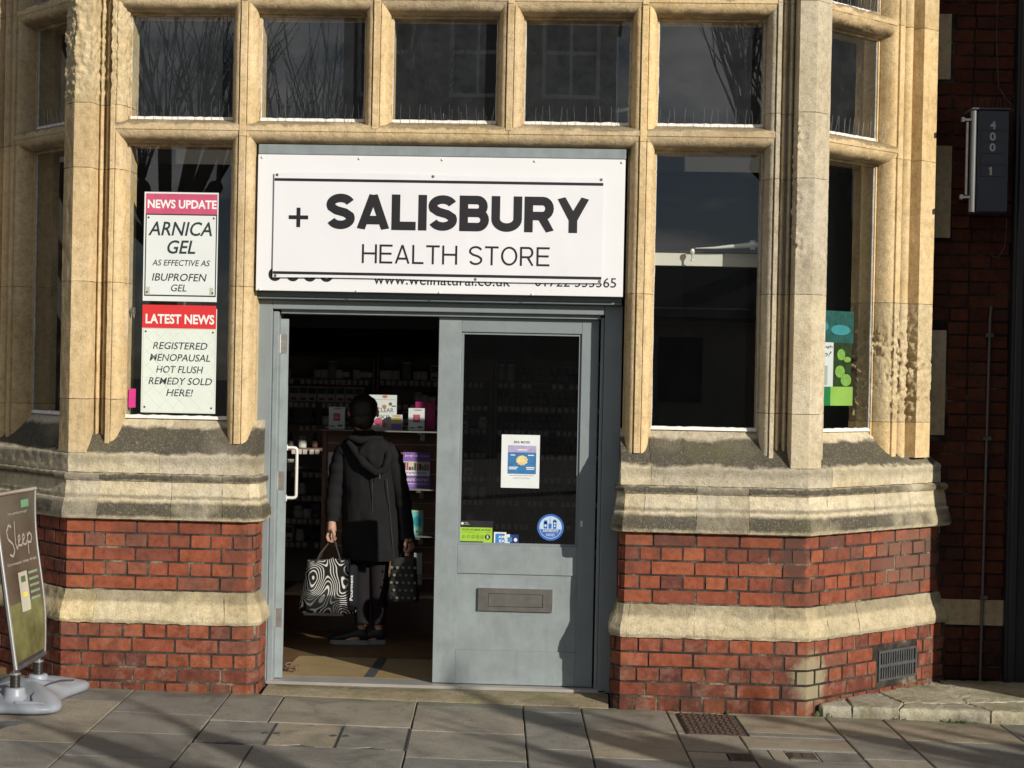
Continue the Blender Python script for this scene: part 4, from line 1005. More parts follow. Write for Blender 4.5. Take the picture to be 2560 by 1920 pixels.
def shelving(x0, x1, label, tone):
    t = thing('shelving_unit', label, 'shelves'); Y0 = 4.2
    box('back_panel', shback, t, x0, x1, Y0+.26, Y0+.28, .04, 1.79); box('top_panel', 'dark', t, x0, x1, Y0-.02, Y0+.28, 1.791, 1.83)
    for x in (x0, x1-.02): box('upright', shm, t, x, x+.02, Y0, Y0+.259, .04, 1.79)
    rn = random.Random(int(abs(x0)*100))
    for z in SHZ:
        box('shelf', shm, t, x0+.0205, x1-.0205, Y0, Y0+.258, z-.020, z)
        mb = MB(); x = x0+.03
        while x < x1-.06:
            w_ = rn.uniform(.026, .034); 
            if rn.random() < .88: mb.box(x, x+w_, Y0-.004, Y0-.0005, z-.046, z-.010)
            x += w_+rn.uniform(.008, .022)
        tag(mb.build('price_ticket', tick, t), kind='stuff')
    return t
shelving(-2.62, -1.655, 'dark shelving with white lidded jars and price tickets left of the customer', 0)
shelving(-1.645, -.755, 'dark shelving with black jars behind the customer and the meeting stile', 1); shelving(-.745, .10, 'dark shelving with rows of brown bottles seen through the glazed right leaf', 2)
GOODS = []
ROWN = ['top', 'second', 'third', 'fourth', 'fifth', 'sixth', 'seventh', 'lowest']
WHAT = {'white_jar': 'pale labelled jar', 'dark_bottle': 'small dark bottle', 'tub': 'tall pale tub', 'carton': 'narrow carton'}
def put(kind, x, y, z, v=0):
    me = MESH[kind][v % len(MESH[kind])]; o = bpy.data.objects.new(kind, me); COL.objects.link(o); o.location = (x, y, z); o.rotation_euler.z = random.uniform(-.2, .2)
    tag(o, None, KIND[kind][1], {'white_jar': 'jars on the back shelves', 'dark_bottle': 'bottles on the back shelves', 'tub': 'tubs on the back shelves', 'carton': 'cartons on the back shelves'}[kind])
    GOODS.append((o, kind, 'left' if x < -1.65 else 'middle' if x < -.75 else 'right', SHZ.index(z), x))
rn = random.Random(31)
for x in (-2.33, -2.10, -2.045, -1.99, -1.935, -1.885, -1.80, -1.74, -1.70): put('white_jar' if rn.random() < .8 else 'tub', x, 4.25, SHZ[0], rn.randint(0, 2))
for i in range(8): put('carton', -2.28+i*.072, 4.24, SHZ[1], 0)
for x in (-1.60, -1.555, -1.50, -1.34, -1.29): put('white_jar', x, 4.25, SHZ[0], 0)
put('tub', -1.42, 4.25, SHZ[0], 0); put('carton', -1.20, 4.24, SHZ[0], 0)
for x in (-1.33, -1.27, -1.21): put('white_jar', x, 4.25, SHZ[1], rn.randint(0, 2))
put('tub', -.70, 4.25, SHZ[0], 0); put('tub', -.62, 4.25, SHZ[0], 0)
for r_, z in enumerate(SHZ):
    for u, (a, b) in enumerate(((-2.30, -1.72), (-1.60, -.80), (-.70, .04))):
        if (u == 0 and r_ < 2) or (u == 1 and r_ < 2): continue
        x = a+(.18 if (u == 2 and r_ == 0) else 0)
        while x < b:
            if rn.random() < .80:
                k = 'dark_bottle' if u == 2 else rn.choice(['white_jar', 'white_jar', 'dark_bottle', 'carton'])
                put(k, x, 4.25, z, rn.randint(0, 2))
            x += rn.uniform(.046, .06) if u == 2 else rn.uniform(.066, .10)

def ordn(i): return str(i)+('th' if 10 < i % 100 < 14 else {1: 'st', 2: 'nd', 3: 'rd'}.get(i % 10, 'th'))
for u in ('left', 'middle', 'right'):
    for r_ in range(8):
        for i, q in enumerate(sorted([q for q in GOODS if q[2] == u and q[3] == r_], key=lambda q: q[4])):
            q[0]['label'] = '%s, %s from the left on the %s shelf of the %s back shelving' % (WHAT[q[1]], ordn(i+1), ROWN[r_], u)
# slatwall fixture with the sunlit books and packets
KX = 11.05/11.42
def kz(z): return z if z < .06 else 1.72+(z-1.72)*KX
_box0 = box
def box(name, mat, parent, x0, x1, y0, y1, z0, z1, bev=0): return _box0(name, mat, parent, x0*KX, x1*KX, y0, y1, kz(z0), kz(z1), bev)
fx = thing('slatwall_display', 'brown slatted display stand with a glass shelf, behind the customer', 'display stand'); FY = 2.28
slw = plain('brown_slat_board', (.20, .10, .055), .5, var=.2, scale=3); alu = plain('aluminium_slot', (.34, .31, .28), .4, .5)
zz = .224
for i in range(11):
    box('slat', slw, fx, -1.77, -.86, FY, FY+.03, zz, zz+.090); 
    if i < 10: box('slot_trim', alu, fx, -1.77, -.86, FY+.004, FY+.03, zz+.0905, zz+.0975)
    zz += .098
box('drawer_base', plain('dark_red_brown_cabinet', (.075, .035, .022), .35), fx, -1.98, -.80, FY-.22, FY+.25, .04, .205); box('counter_edge', plain('pale_counter_edge', (.42, .30, .17), .5), fx, -2.0, -.78, FY-.24, FY+.25, .2055, .223)
box('side_panel', slw, fx, -1.80, -1.771, FY-.02, FY+.20, .224, 1.29)
shg = plain('clear_edge_shelf', (.20, .22, .20), .2)
box('shelf', shg, fx, -1.79, -.95, FY-.26, FY-.002, 1.292, 1.300); box('shelf', shg, fx, -1.32, -.97, FY-.18, FY-.002, .908, .916); box('shelf', shg, fx, -1.32, -.97, FY-.18, FY-.002, .600, .606); box('shelf', shg, fx, -1.35, -.97, FY-.20, FY-.002, .330, .338)
for z in (1.291, .907, .599, .329):
    z = kz(z); MB().box(-1.145*KX, -1.115*KX, FY-.20, FY-.001, z-.012, z).box(-1.145*KX, -1.115*KX, FY-.02, FY-.001, z-.06, z-.012).build('shelf_bracket', 'steel', fx)
def item(name, label, cat, x0, x1, z0, z1, y, th, mat, deco=None):
    t = thing(name, label, cat, (0, 0, 0)); box('body', mat, t, x0, x1, y, y+th, z0, z1)
    if deco: deco(t, lambda u, v: ((x0+(x1-x0)*u)*KX, y-.0008, kz(z0+(z1-z0)*v)), (x1-x0), (z1-z0))
    return t
def rect(nm, mat, t, P, u0, u1, v0, v1): return MB().quad(P(u0, v0), P(u1, v0), P(u1, v1), P(u0, v1)).build(nm, mat, t)
def disc(nm, mat, t, P, cu, cv, ru, rv, n=16, lift=0):
    v = [P(cu+ru*math.cos(2*math.pi*k/n), cv+rv*math.sin(2*math.pi*k/n)) for k in range(n)]; v = [(a, b-lift, c) for a, b, c in v]
    return MB().add(v, [tuple(range(n))]).build(nm, mat, t)
leafg = plain('leaf_green_print', (.09, .14, .06), .5); orng = plain('orange_print', (.55, .20, .08), .5); yel = plain('yellow_print', (.70, .60, .06), .5); pur = plain('purple_print', (.24, .13, .44), .5); mag = plain('magenta_print', (.28, .008, .10), .5); tea = plain('turquoise_print', (.18, .50, .50), .5); cream = plain('cream_print', (.66, .60, .48), .5); greyi = plain('grey_ink', (.10, .10, .11), .5)
P_ = lambda P, l_: (lambda u, v: (P(u, v)[0], P(u, v)[1]-l_, P(u, v)[2]))
def d1(t, P, w, h):
    text('CLEAR', t, greyi, P_(P, .0006), .30, .50, .60, .12, bold=.0); text('SKIN', t, greyi, P_(P, .0006), .35, .30, .50, .12)
    disc('fruit', orng, t, P, .58, .95, .10, .045); disc('fruit', orng, t, P, .56, .66, .08, .06); disc('flower', 'pink', t, P, .36, .22, .16, .11); disc('leaf', leafg, t, P, .25, .62, .12, .035); disc('leaf', leafg, t, P, .78, .74, .06, .05); disc('leaf', leafg, t, P, .90, .68, .09, .02)
    disc('fruit', orng, t, P, .58, .12, .08, .08); rect('rule', greyi, t, P, .1, .95, .86, .866)
item('book', 'white book with fruit and leaf drawings reading CLEAR SKIN, just right of the head', 'book', -1.488, -1.303, 1.301, 1.530, FY-.06, .02, 'paper', d1)
def d2(t, P, w, h): rect('purple_band', pur, t, P, .03, .97, .03, .42); disc('flower', yel, t, P, .5, .68, .3, .14); text('Nytol', t, pur, P_(P, .0005), .3, .2, .4, .1) if 0 else None; rect('rule', leafg, t, P, .15, .85, .9, .94)
item('small_carton', 'small yellow and purple carton in front of the white book', 'box', -1.330, -1.257, 1.301, 1.402, FY-.13, .035, cream, d2)
def d3(t, P, w, h): rect('label_square', 'pink', t, P, .30, .74, .36, .72); disc('leaf', leafg, t, P, .25, .12, .2, .03); disc('leaf', leafg, t, P, .75, .15, .2, .05); disc('leaf', leafg, t, P, .6, .92, .3, .02); rect('word', 'white_ink', t, P_(P, .0004), .40, .64, .50, .53)
item('packet', 'bright white packet with a pink square label on the glass shelf', 'box', -1.213, -1.108, 1.301, 1.448, FY-.14, .04, 'paper', d3)
item('packet', 'shaded white packet with a pink label left of the customer head', 'box', -1.742, -1.639, 1.301, 1.445, FY-.14, .04, 'paper', d3)
item('magenta_box', 'dark magenta box at the right end of the glass shelf', 'box', -1.175, -1.042, 1.301, 1.490, FY-.08, .05, mag)
def d4(t, P, w, h):
    text('Janey Lee Grace', t, 'white_ink', P_(P, .0005), .06, .86, .88, .08, bold=.01); rect('picture', cream, t, P, .02, .98, .50, .74)
    r4 = random.Random(2)
    for i in range(10): rect('picture_patch', [greyi, 'pink', 'black', leafg][i % 4], t, P_(P, .0003+.00002*i), .03+i*.094, .10+i*.094, .50, .58+r4.random()*.14)
    rect('white_band', 'white_ink', t, P, .02, .98, .34, .49); text('imperfectly', t, pur, P_(P, .0006), .08, .37, .8, .10, bold=.01); text('natural woman', t, 'white_ink', P_(P, .0005), .05, .19, .88, .10, bold=.01); rect('rule', 'white_ink', t, P, .08, .92, .10, .115)
item('poster_book', 'purple book reading imperfectly natural woman on the slatted display', 'book', -1.252, -1.070, .917, 1.152, FY-.05, .02, pur, d4)
def d5(t, P, w, h): disc('ornament', plain('deep_turquoise_print', (.03, .30, .36), .5), t, P, .5, .55, .3, .22); disc('flower', cream, t, P, .2, .2, .13, .08); disc('flower', cream, t, P, .8, .2, .13, .08); rect('band', yel, t, P, .1, .9, .94, .97); disc('leaf', leafg, t, P, .5, .12, .1, .06)
item('tea_carton', 'turquoise patterned tall carton lower on the slatted display', 'box', -1.190, -1.108, .607, .768, FY-.07, .04, tea, d5)
item('leaflet', 'plain white leaflet low on the display beside the spotted bag', 'leaflet', -1.165, -1.112, .340, .484, FY-.06, .006, 'paper', lambda t, P, w, h: rect('line', greyi, t, P, .3, .34, .3, .7))
def d6(t, P, w, h): text('The', t, greyi, P_(P, .0005), .40, .78, .4, .06); text('Health', t, greyi, P_(P, .0005), .35, .64, .6, .06); text('W', t, greyi, P_(P, .0005), .3, .38, .6, .11)
item('notice', 'narrow dim white notice on the display end, left of the coat', 'notice', -1.757, -1.66, .912, 1.140, FY-.03, .004, 'paper', d6)

box = _box0
# ------------------------------------------------------------ notices in the left window and on the door glass
def poster(name, label, x0, x1, z0, z1, yb, curl=0):
    t = thing(name, label, 'poster')
    def S(u, v):
        bx = curl*max(0, (u-.85)/.15)**2*(1+math.sin(v*5)*.3)
        return (x0+(x1-x0)*u, yb-.0006*math.sin(u*9+v*4)-bx*.6, z0+(z1-z0)*v)
    return t, S
def sheet(t, S, mat, u0, u1, v0, v1, lift=0, nm='sheet', n=10, m=10):
    vs = []; fs = []
    for j in range(m+1):
        for i in range(n+1):
            p = S(u0+(u1-u0)*i/n, v0+(v1-v0)*j/m); vs.append((p[0], p[1]-lift, p[2]))
    for j in range(m):
        for i in range(n): a = j*(n+1)+i; fs.append((a, a+1, a+n+2, a+n+1))
    return pobj(nm, vs, fs, mat, t, smooth=60, recalc=False)
def lift(S, l_): return lambda u, v: (S(u, v)[0], S(u, v)[1]-l_, S(u, v)[2])
WY = GL+.004
YP = .1655
t, S = poster('news_poster', 'upper window poster with a faded pink header reading NEWS UPDATE, ARNICA GEL', -2.380, -1.986, 2.040, 2.614, YP)
sheet(t, S, 'paper', 0, 1, 0, 1); sheet(t, S, 'pink', .02, .985, .80, .985, .0006, 'header_strip'); sheet(t, S, 'ink', .02, .985, .045, .80, .0004, 'inner_border'); sheet(t, S, 'paper', .035, .97, .058, .788, .0008, 'inner_sheet')
text('NEWS UPDATE', t, 'white_ink', lift(S, .0010), .045, .850, .93, .080, bold=.03)
text('ARNICA', t, 'ink', lift(S, .0014), .06, .60, .86, .13, bold=.012, shear=.22); text('GEL', t, 'ink', lift(S, .0014), .32, .435, .38, .125, bold=.014, shear=.22)
text('AS EFFECTIVE AS', t, 'ink', lift(S, .0014), .12, .325, .78, .055, bold=.008, shear=.2); text('IBUPROFEN', t, 'ink', lift(S, .0014), .12, .185, .74, .07, bold=.008, shear=.2); text('GEL', t, 'ink', lift(S, .0014), .38, .09, .21, .065, bold=.008, shear=.2)
for u, v in ((.06, .765), (.94, .765), (.055, .08), (.94, .08)): disc('screw', 'iron_g', t, lift(S, .0016), u, v, .014, .010)
for u in (.045, .90): sheet(t, S, plain('sticky_tape', (.45, .46, .38), .3), u, u+.05, .065, .13, .0013, 'tape', 1, 1)
t, S = poster('news_poster', 'lower window poster with a red header reading LATEST NEWS, REGISTERED MENOPAUSAL HOT FLUSH REMEDY', -2.380, -1.983, 1.452, 2.020, YP)
sheet(t, S, 'paper_g', 0, 1, 0, .97); sheet(t, S, 'red', 0, .99, .785, 1, .0006, 'header_strip'); sheet(t, S, 'steel_w', .012, .985, .02, .785, .0002, 'edge_strip')
sheet(t, S, 'paper_g', .02, .975, .012, .775, .0012, 'inner_sheet')
text('LATEST NEWS', t, 'white_ink', lift(S, .0014), .045, .825, .92, .09, bold=.03)
for w_, v, u0, u1 in (('REGISTERED', .59, .15, .88), ('MENOPAUSAL', .48, .11, .92), ('HOT FLUSH', .370, .20, .83), ('REMEDY SOLD', .262, .10, .95), ('HERE!', .155, .34, .70)):
    text(w_, t, 'ink', lift(S, .0018), u0, v, u1-u0, .066, bold=.008, shear=.2)
for u, v in ((.05, .752), (.95, .752), (.05, .05), (.945, .05)): disc('screw', 'iron_g', t, lift(S, .0018), u, v, .014, .010)
def line_on(t, S, u0, v0, u1, v1, w_, mat, l_):
    a = Vector((u0, v0)); b = Vector((u1, v1)); d = (b-a).normalized(); n_ = Vector((-d.y, d.x))*w_
    q = [S(*(a+n_)), S(*(b+n_)), S(*(b-n_)), S(*(a-n_))]; q = [(p[0], p[1]-l_, p[2]) for p in q]; return q
lat = MB()
for k in range(-4, 7):
    for sgn in (1, -1):
        pts = []
        for i in range(41):
            u = .03+.94*i/40; v = (.13*k+ sgn*(u*.72)+ (0 if sgn > 0 else .62)); 
            if .02 < v < .765: pts.append((u, v))
        if len(pts) > 3: lat.add(line_on(t, S, *pts[0], *pts[-1], .0016, None, .0014), [(0, 1, 2, 3)])
lat.build('lattice_print', plain('pale_lattice_print', (.50, .56, .50), .6), t)
# things on the sill behind the left window
t = thing('pink_card', 'pink card edge standing at the lower left corner of the left window', 'card'); box('card', plain('bright_pink', (.75, .04, .30), .5), t, -2.452, -2.415, .19, .194, 1.475, 1.575)
t = thing('cable_bracket', 'small steel bracket behind the glass left of the posters', 'bracket'); MB().box(-2.45, -2.425, .19, .196, 1.965, 2.005).box(-2.45, -2.435, .18, .19, 1.98, 1.99).build('plate', 'steel', t)
t = thing('window_display_card', 'brown oval display board leaning behind the left window posters', 'display board')
v = [(-2.30+.17*math.cos(2*math.pi*k/32), .42, 2.05+.33*math.sin(2*math.pi*k/32)) for k in range(32)]; MB().loft([v, [(a, b+.02, c) for a, b, c in v]]).build('board', plain('brown_board', (.16, .10, .06), .6), t, smooth=40)
t = thing('pink_ornament', 'pink hanging ornament behind the posters at the right of the left window', 'ornament')
MB().lathe((-1.955, .40, 2.03), [(.003, 0), (.02, .02), (.026, .06), (.018, .10), (.004, .13)], 12).build('bulb', plain('dull_pink', (.35, .10, .16), .5), t, smooth=60); MB().tube([(-1.955, .40, 2.16), (-1.96, .40, 2.84)], .001, 4).build('thread', 'black', t)

GY = .3085
t, S = poster('notice', 'white SEA MOSS notice with a blue picture stuck to the door glass', -.478, -.275, 1.090, 1.372, GY)
sheet(t, S, 'paper', 0, 1, 0, 1); blue = plain('sea_blue_print', (.035, .16, .36), .5, var=.25, scale=14); sheet(t, S, blue, .17, .91, .265, .67, .0006, 'picture'); sheet(t, S, plain('lilac_print', (.38, .34, .52), .5, var=.2, scale=30), .17, .91, .67, .80, .0006, 'picture_top')
text('SEA MOSS', t, greyi, lift(S, .0009), .32, .84, .42, .045, bold=.02)
v = [(.54+.15*math.cos(2*math.pi*k/26)*(1+.12*math.sin(k*2.7)), .52+.09*math.sin(2*math.pi*k/26)*(1+.12*math.cos(k*3.3))) for k in range(26)]
MB().add([lift(S, .0011)(*q) for q in v], [tuple(range(26))]).build('moss_drawing', plain('cream_moss', (.72, .58, .28), .5, var=.25, scale=90), t)
for u0, v0, w_ in ((.42, .71, .25), (.24, .61, .12), (.70, .61, .15), (.20, .38, .24), (.65, .38, .22), (.20, .35, .2), (.66, .35, .2)): sheet(t, S, 'white_ink', u0, u0+w_, v0, v0+.016, .0010, 'caption', 1, 1)
text('Also ask for gel, in glass bottles', t, greyi, lift(S, .0009), .22, .225, .64, .020) ; text('capsules in the shop', t, greyi, lift(S, .0009), .31, .175, .44, .020)
t, S = poster('hygiene_sticker', 'green FOOD HYGIENE RATING sticker showing 5 at the lower left of the door glass', -.688, -.518, .795, .875, GY)
grn = plain('lime_green_print', (.30, .52, .035), .5)
sheet(t, S, 'black', -.02, 1.02, -.12, 1.45, 0, 'backing'); sheet(t, S, grn, 0, 1, .08, 1, .0006, 'label'); sheet(t, S, grn, .72, 1, -.06, .08, .0006, 'label_tab')
text('FOOD HYGIENE RATING', t, 'ink', lift(S, .0010), .06, .78, .88, .13, bold=.01); sheet(t, S, 'ink', .04, .96, .67, .685, .0010, 'rule', 1, 1)
for i in range(5):
    disc('rating_ring', 'ink', t, lift(S, .0009), .11+i*.145, .38, .052, .11); disc('rating_spot', grn, t, lift(S, .0012), .11+i*.145, .38, .042, .09); text(str(i), t, 'ink', lift(S, .0015), .09+i*.145, .32, .035 if i != 1 else .012, .12)
disc('rating_five', 'black', t, lift(S, .0009), .855, .38, .085, .18, 20); text('5', t, 'white_ink', lift(S, .0013), .825, .28, .06, .20, bold=.03); text('VERY GOOD', t, 'ink', lift(S, .0010), .78, -.03, .18, .05)
disc('agency_mark', 'paper', t, lift(S, .0009), .06, 1.25, .045, .09); text('Food', t, 'paper', lift(S, .0009), .13, 1.27, .1, .09); text('Standards', t, 'paper', lift(S, .0009), .13, 1.17, .15, .07)
t, S = poster('card_sticker', 'square blue AMEX card sticker beside a dark blue contactless sticker', -.509, -.378, .786, .853, GY)
sheet(t, S, 'paper', 0, .50, 0, 1, 0); sheet(t, S, plain('bright_blue_print', (.03, .20, .55), .5), .06, .44, .12, .88, .0006, 'blue_square'); text('AM', t, 'white_ink', lift(S, .001), .18, .52, .26, .22, bold=.02); text('EX', t, 'white_ink', lift(S, .001), .22, .20, .22, .22, bold=.02)
sheet(t, S, 'paper', .505, .65, .05, .85, 0, 'card_strip'); sheet(t, S, plain('navy_print', (.012, .03, .16), .5), .655, 1, .02, .84, 0, 'navy_label'); disc('contactless_mark', 'paper', t, lift(S, .0008), .88, .42, .07, .15, 10); sheet(t, S, plain('mid_blue_print', (.05, .22, .5), .5), .56, .74, .25, .62, .0010, 'small_square', 1, 1)
t = thing('round_sticker', 'round blue and white Salisbury INDIES sticker low on the right of the door glass', 'sticker'); cxs, czs, rs = -.2095, .885, .0705
Pz = lambda l_: (lambda u, v: (cxs+u*rs, GY-l_, czs+v*rs)); bl2 = plain('royal_blue_print', (.035, .12, .42), .5)
disc('disc', bl2, t, Pz(0), 0, 0, 1, 1, 40); disc('inner_disc', plain('pale_blue_print', (.45, .60, .74), .5), t, Pz(.0006), 0, 0, .84, .84, 36)
v = [(.80*math.cos(R(a)), .80*math.sin(R(a))) for a in range(190, 351, 8)]; MB().add([Pz(.0010)(*q) for q in v], [tuple(range(len(v)))]).build('lower_half', bl2, t)
for u, w_, h0, h1 in ((-.52, .28, -.1, .40), (-.16, .24, -.1, .28), (.18, .26, -.1, .46)): rect('building_drawing', bl2, t, Pz(.0010), u, u+w_, h0, h1)
for u, h1 in ((-.38, .40), (.31, .46)): disc('roof_drawing', bl2, t, Pz(.0010), u, h1, .14, .14)
rect('spire', bl2, t, Pz(.0010), -.06, -.02, .28, .66); rect('window_drawing', 'paper', t, Pz(.0014), -.45, -.32, .05, .2); disc('clock_drawing', 'paper', t, Pz(.0014), .31, .32, .07, .07); disc('clock_drawing', 'paper', t, Pz(.0014), .31, .1, .06, .06)
text('Salisbury', t, 'paper', Pz(.0016), -.60, -.42, 1.2, .34, bold=.005); text('INDIES', t, 'paper', Pz(.0016), -.32, -.66, .64, .2)
# poster behind the canted right window
t = thing('sleep_poster', 'green sleep advert with hop flowers behind the canted right window', 'poster')
def PC(u, v): x, y = FR(.215+(.602-.215)*u, GL+.012); return (x, y, 1.56+(2.065-1.56)*v)
def PCl(l_): 
    def q(u, v): x, y = FR(.215+(.602-.215)*u, GL+.012-l_); return (x, y, 1.56+(2.065-1.56)*v)
    return q
def prect(nm, mat, u0, u1, v0, v1, l_=0): P = PCl(l_); return MB().quad(P(u0, v0), P(u1, v0), P(u1, v1), P(u0, v1)).build(nm, mat, t)
teal = plain('teal_print', (.02, .10, .09), .5, var=.35, scale=30); prect('upper_picture', teal, 0, 1, .665, 1); prect('white_panel', 'paper', 0, .55, .20, .665, .001); prect('hop_picture', plain('dark_green_print', (.02, .045, .012), .5, var=.5, scale=30), .55, .96, .18, .665, .001)
prect('green_base', plain('mid_green_print', (.015, .22, .07), .5), 0, .5, 0, .20, .002); prect('lime_base', plain('light_green_print', (.30, .52, .10), .5), .5, 1, 0, .20, .002)
def pdisc(nm, mat, cu, cv, ru, rv, l_): 
    P = PCl(l_); MB().add([P(cu+ru*math.cos(2*math.pi*k/14), cv+rv*math.sin(2*math.pi*k/14)) for k in range(14)], [tuple(range(14))]).build(nm, mat, t)
hop = plain('hop_green_print', (.22, .42, .08), .5, var=.3, scale=60)
for cu, cv, ru, rv in ((.70, .36, .11, .065), (.84, .27, .12, .065), (.72, .54, .09, .06), (.86, .49, .08, .03)): pdisc('hop_flower', hop, cu, cv, ru, rv, .003)
pdisc('blue_cloth', plain('turquoise_cloth_print', (.05, .28, .32), .5), .25, .83, .18, .06, .002); pdisc('blue_cloth', 'plain' if 0 else bpy.data.materials['turquoise_cloth_print'], .70, .80, .22, .055, .002)
text('enough', t, 'ink', PCl(.003), .12, .60, .40, .035); text('Sleep?', t, 'ink', PCl(.003), -.25+.25, .50, .50, .07, shear=.3); prect('tube_drawing', plain('pale_grey_print', (.4, .44, .42), .5), .22, .42, .22, .42, .003)

# ------------------------------------------------------------ number box on the shaded wall
nb2 = thing('number_box', 'dark navy box with white numerals 4 0 0 and 1 on the shaded wall', 'sign'); navy = plain('dark_navy_paint', (.018, .022, .034), .4, var=.2, scale=30)
BX0, BX1, BY, BZ0, BZ1 = 2.045, 2.215, .60, 2.618, 3.170
box('case', navy, nb2, BX0, BX1, BY, .82, BZ0, BZ1, bev=.006); box('top_cap', plain('scuffed_cap', (.05, .052, .055), .5, var=.4, scale=60), nb2, BX0-.035, BX1+.004, BY-.006, .82, BZ1+.0005, BZ1+.012, bev=.003)
MB().tube([(BX0-.018, BY+.02, BZ0+.002), (BX0-.018, BY+.02, BZ0+.02), (BX0-.018, BY+.02, BZ1-.004)], .0175, 14).build('side_tube', plain('pale_grey_tube', (.15, .16, .16), .4), nb2, smooth=50)
for z in (3.118, 2.70):
    MB().box(BX0-.075, BX0-.03, BY+.01, BY+.03, z-.006, z+.006).box(BX0-.085, BX0-.07, BY+.005, BY+.035, z-.012, z+.012).build('bracket', 'iron_g', nb2)
box('back_bar', 'iron_g', nb2, BX0-.058, BX0-.048, BY+.012, BY+.03, 2.712, 3.106)
pl = plain('number_plate', (.014, .017, .026), .35); numc = plain('grey_white_numeral', (.42, .43, .46), .5); numy = plain('cream_numeral', (.45, .42, .30), .5)
for i in range(5): box('number_plate', pl, nb2, BX0+.018, BX1-.03, BY-.004, BY-.0005, 3.060-i*.062, 3.060-i*.062+.056)
for s, z, m_ in (('4', 3.066, numc), ('0', 3.004, numc), ('0', 2.946, numc), ('1', 2.818, numy)): text(s, nb2, m_, PY(BY-.0048), 2.108 if s != '1' else 2.112, z, .032 if s != '1' else .011, .044, bold=.022, name='numeral')
MB().quad((2.105, BY-.0049, 2.850), (2.113, BY-.0049, 2.850), (2.118, BY-.0049, 2.862), (2.112, BY-.0049, 2.862)).build('numeral_flag', numy, nb2)
mb = MB()
for i in range(8): x = BX0+.0+i*.024; mb.tube([(x, BY+.1, BZ1+.01), (x+random.uniform(-.01, .01), BY+.1, BZ1+.085)], .001, 3)
mb.box(BX0-.01, BX1, BY+.095, BY+.105, BZ1+.0125, BZ1+.016); mb.build('bird_spikes', 'iron_g', nb2)

# ------------------------------------------------------------ the customer
PX, PYY = -1.33, 1.50
per = thing('person', 'customer seen from behind in a long black hooded coat, leggings and trainers, holding two bags', 'person')
skin = plain('skin', (.46, .26, .19), .55, var=.08, scale=30); coat = plain('black_coat_cloth', (.014, .0135, .015), .85, var=.12, scale=12, bump=.3, bscale=60, spec=.12); hairm = plain('dark_hair', (.018, .011, .008), .45, var=.3, scale=60, bump=.8, bscale=120)
legm = plain('charcoal_leggings', (.020, .017, .019), .9, spec=.1); shoem = plain('black_trainer', (.014, .014, .015), .6); solem = plain('grey_sole', (.22, .21, .20), .7)
sv = [((-1.325, 1.50, .84), .12), ((-1.335, 1.50, 1.02), .11), ((-1.35, 1.50, 1.17), .12), ((-1.365, 1.50, 1.285), .055), ((-1.372, 1.495, 1.345), .046), ((-1.376, 1.485, 1.40), .066), ((-1.376, 1.48, 1.455), .078), ((-1.374, 1.485, 1.505), .058),
      ((-1.455, 1.50, 1.225), .050), ((-1.500, 1.50, 1.205), .048), ((-1.528, 1.475, 1.0), .036), ((-1.545, 1.43, .80), .024), ((-1.543, 1.415, .745), .030), ((-1.538, 1.405, .715), .030),
      ((-1.245, 1.50, 1.23), .050), ((-1.200, 1.50, 1.21), .048), ((-1.135, 1.49, .98), .036), ((-1.095, 1.46, .735), .024), ((-1.088, 1.45, .69), .029), ((-1.084, 1.445, .665), .028),
      ((-1.385, 1.50, .78), .058), ((-1.372, 1.49, .47), .038), ((-1.372, 1.505, .34), .034), ((-1.362, 1.51, .135), .028), ((-1.375, 1.505, .085), .034), ((-1.47, 1.49, .070), .028),
      ((-1.270, 1.50, .78), .058), ((-1.266, 1.50, .47), .038), ((-1.264, 1.52, .34), .034), ((-1.262, 1.535, .135), .028), ((-1.275, 1.535, .085), .034), ((-1.36, 1.53, .070), .028)]
se = [(0, 1), (1, 2), (2, 3), (3, 4), (4, 5), (5, 6), (6, 7), (2, 8), (8, 9), (9, 10), (10, 11), (11, 12), (12, 13), (2, 14), (14, 15), (15, 16), (16, 17), (17, 18), (18, 19), (0, 20), (20, 21), (21, 22), (22, 23), (23, 24), (24, 25), (0, 26), (26, 27), (27, 28), (28, 29), (29, 30), (30, 31)]
me = bpy.data.meshes.new('body'); me.from_pydata([v[0] for v in sv], se, []); bo = bpy.data.objects.new('body', me); COL.objects.link(bo)
md = bo.modifiers.new('s', 'SKIN'); sd = me.skin_vertices[0].data
for i, v in enumerate(sv): sd[i].radius = (v[1], v[1])
sd[0].use_root = True
bo.modifiers.new('u', 'SUBSURF').levels = 2
bpy.context.view_layer.update()
bm_ = bpy.data.meshes.new_from_object(bo.evaluated_get(bpy.context.evaluated_depsgraph_get())); bpy.data.objects.remove(bo)
bm_.materials.clear(); bm_.polygons.foreach_set('use_smooth', [True]*len(bm_.polygons)); body = link('body', bm_, per, skin)
def hand(cx, cy, cz, side, nm):
    for i, (dx, r_, l_) in enumerate(((-.026, .0072, .050), (-.009, .0078, .056), (.008, .0078, .053), (.024, .0066, .044))):
        x = cx+dx*.35; y = cy+dx*1.0
        MB().tube([(x-.012*side, y, cz+.006), (x-.020*side, y-.002, cz-.018), (x-.012*side, y-.003, cz-.018-l_*.42), (x+.006*side, y-.003, cz-.020-l_*.50), (x+.014*side, y-.002, cz-.010-l_*.30)], [r_*1.1, r_*1.05, r_, r_*.95, r_*.8], 8).build('finger', skin, per, smooth=70)
    MB().tube([(cx+.004*side, cy-.03, cz+.030), (cx+.016*side, cy-.040, cz+.004), (cx+.014*side, cy-.032, cz-.020), (cx+.006*side, cy-.018, cz-.034)], [.012, .0105, .0092, .007], 8).build('thumb', skin, per, smooth=70)
hand(-1.537, 1.405, .715, 1, 'l'); hand(-1.084, 1.445, .660, -1, 'r')
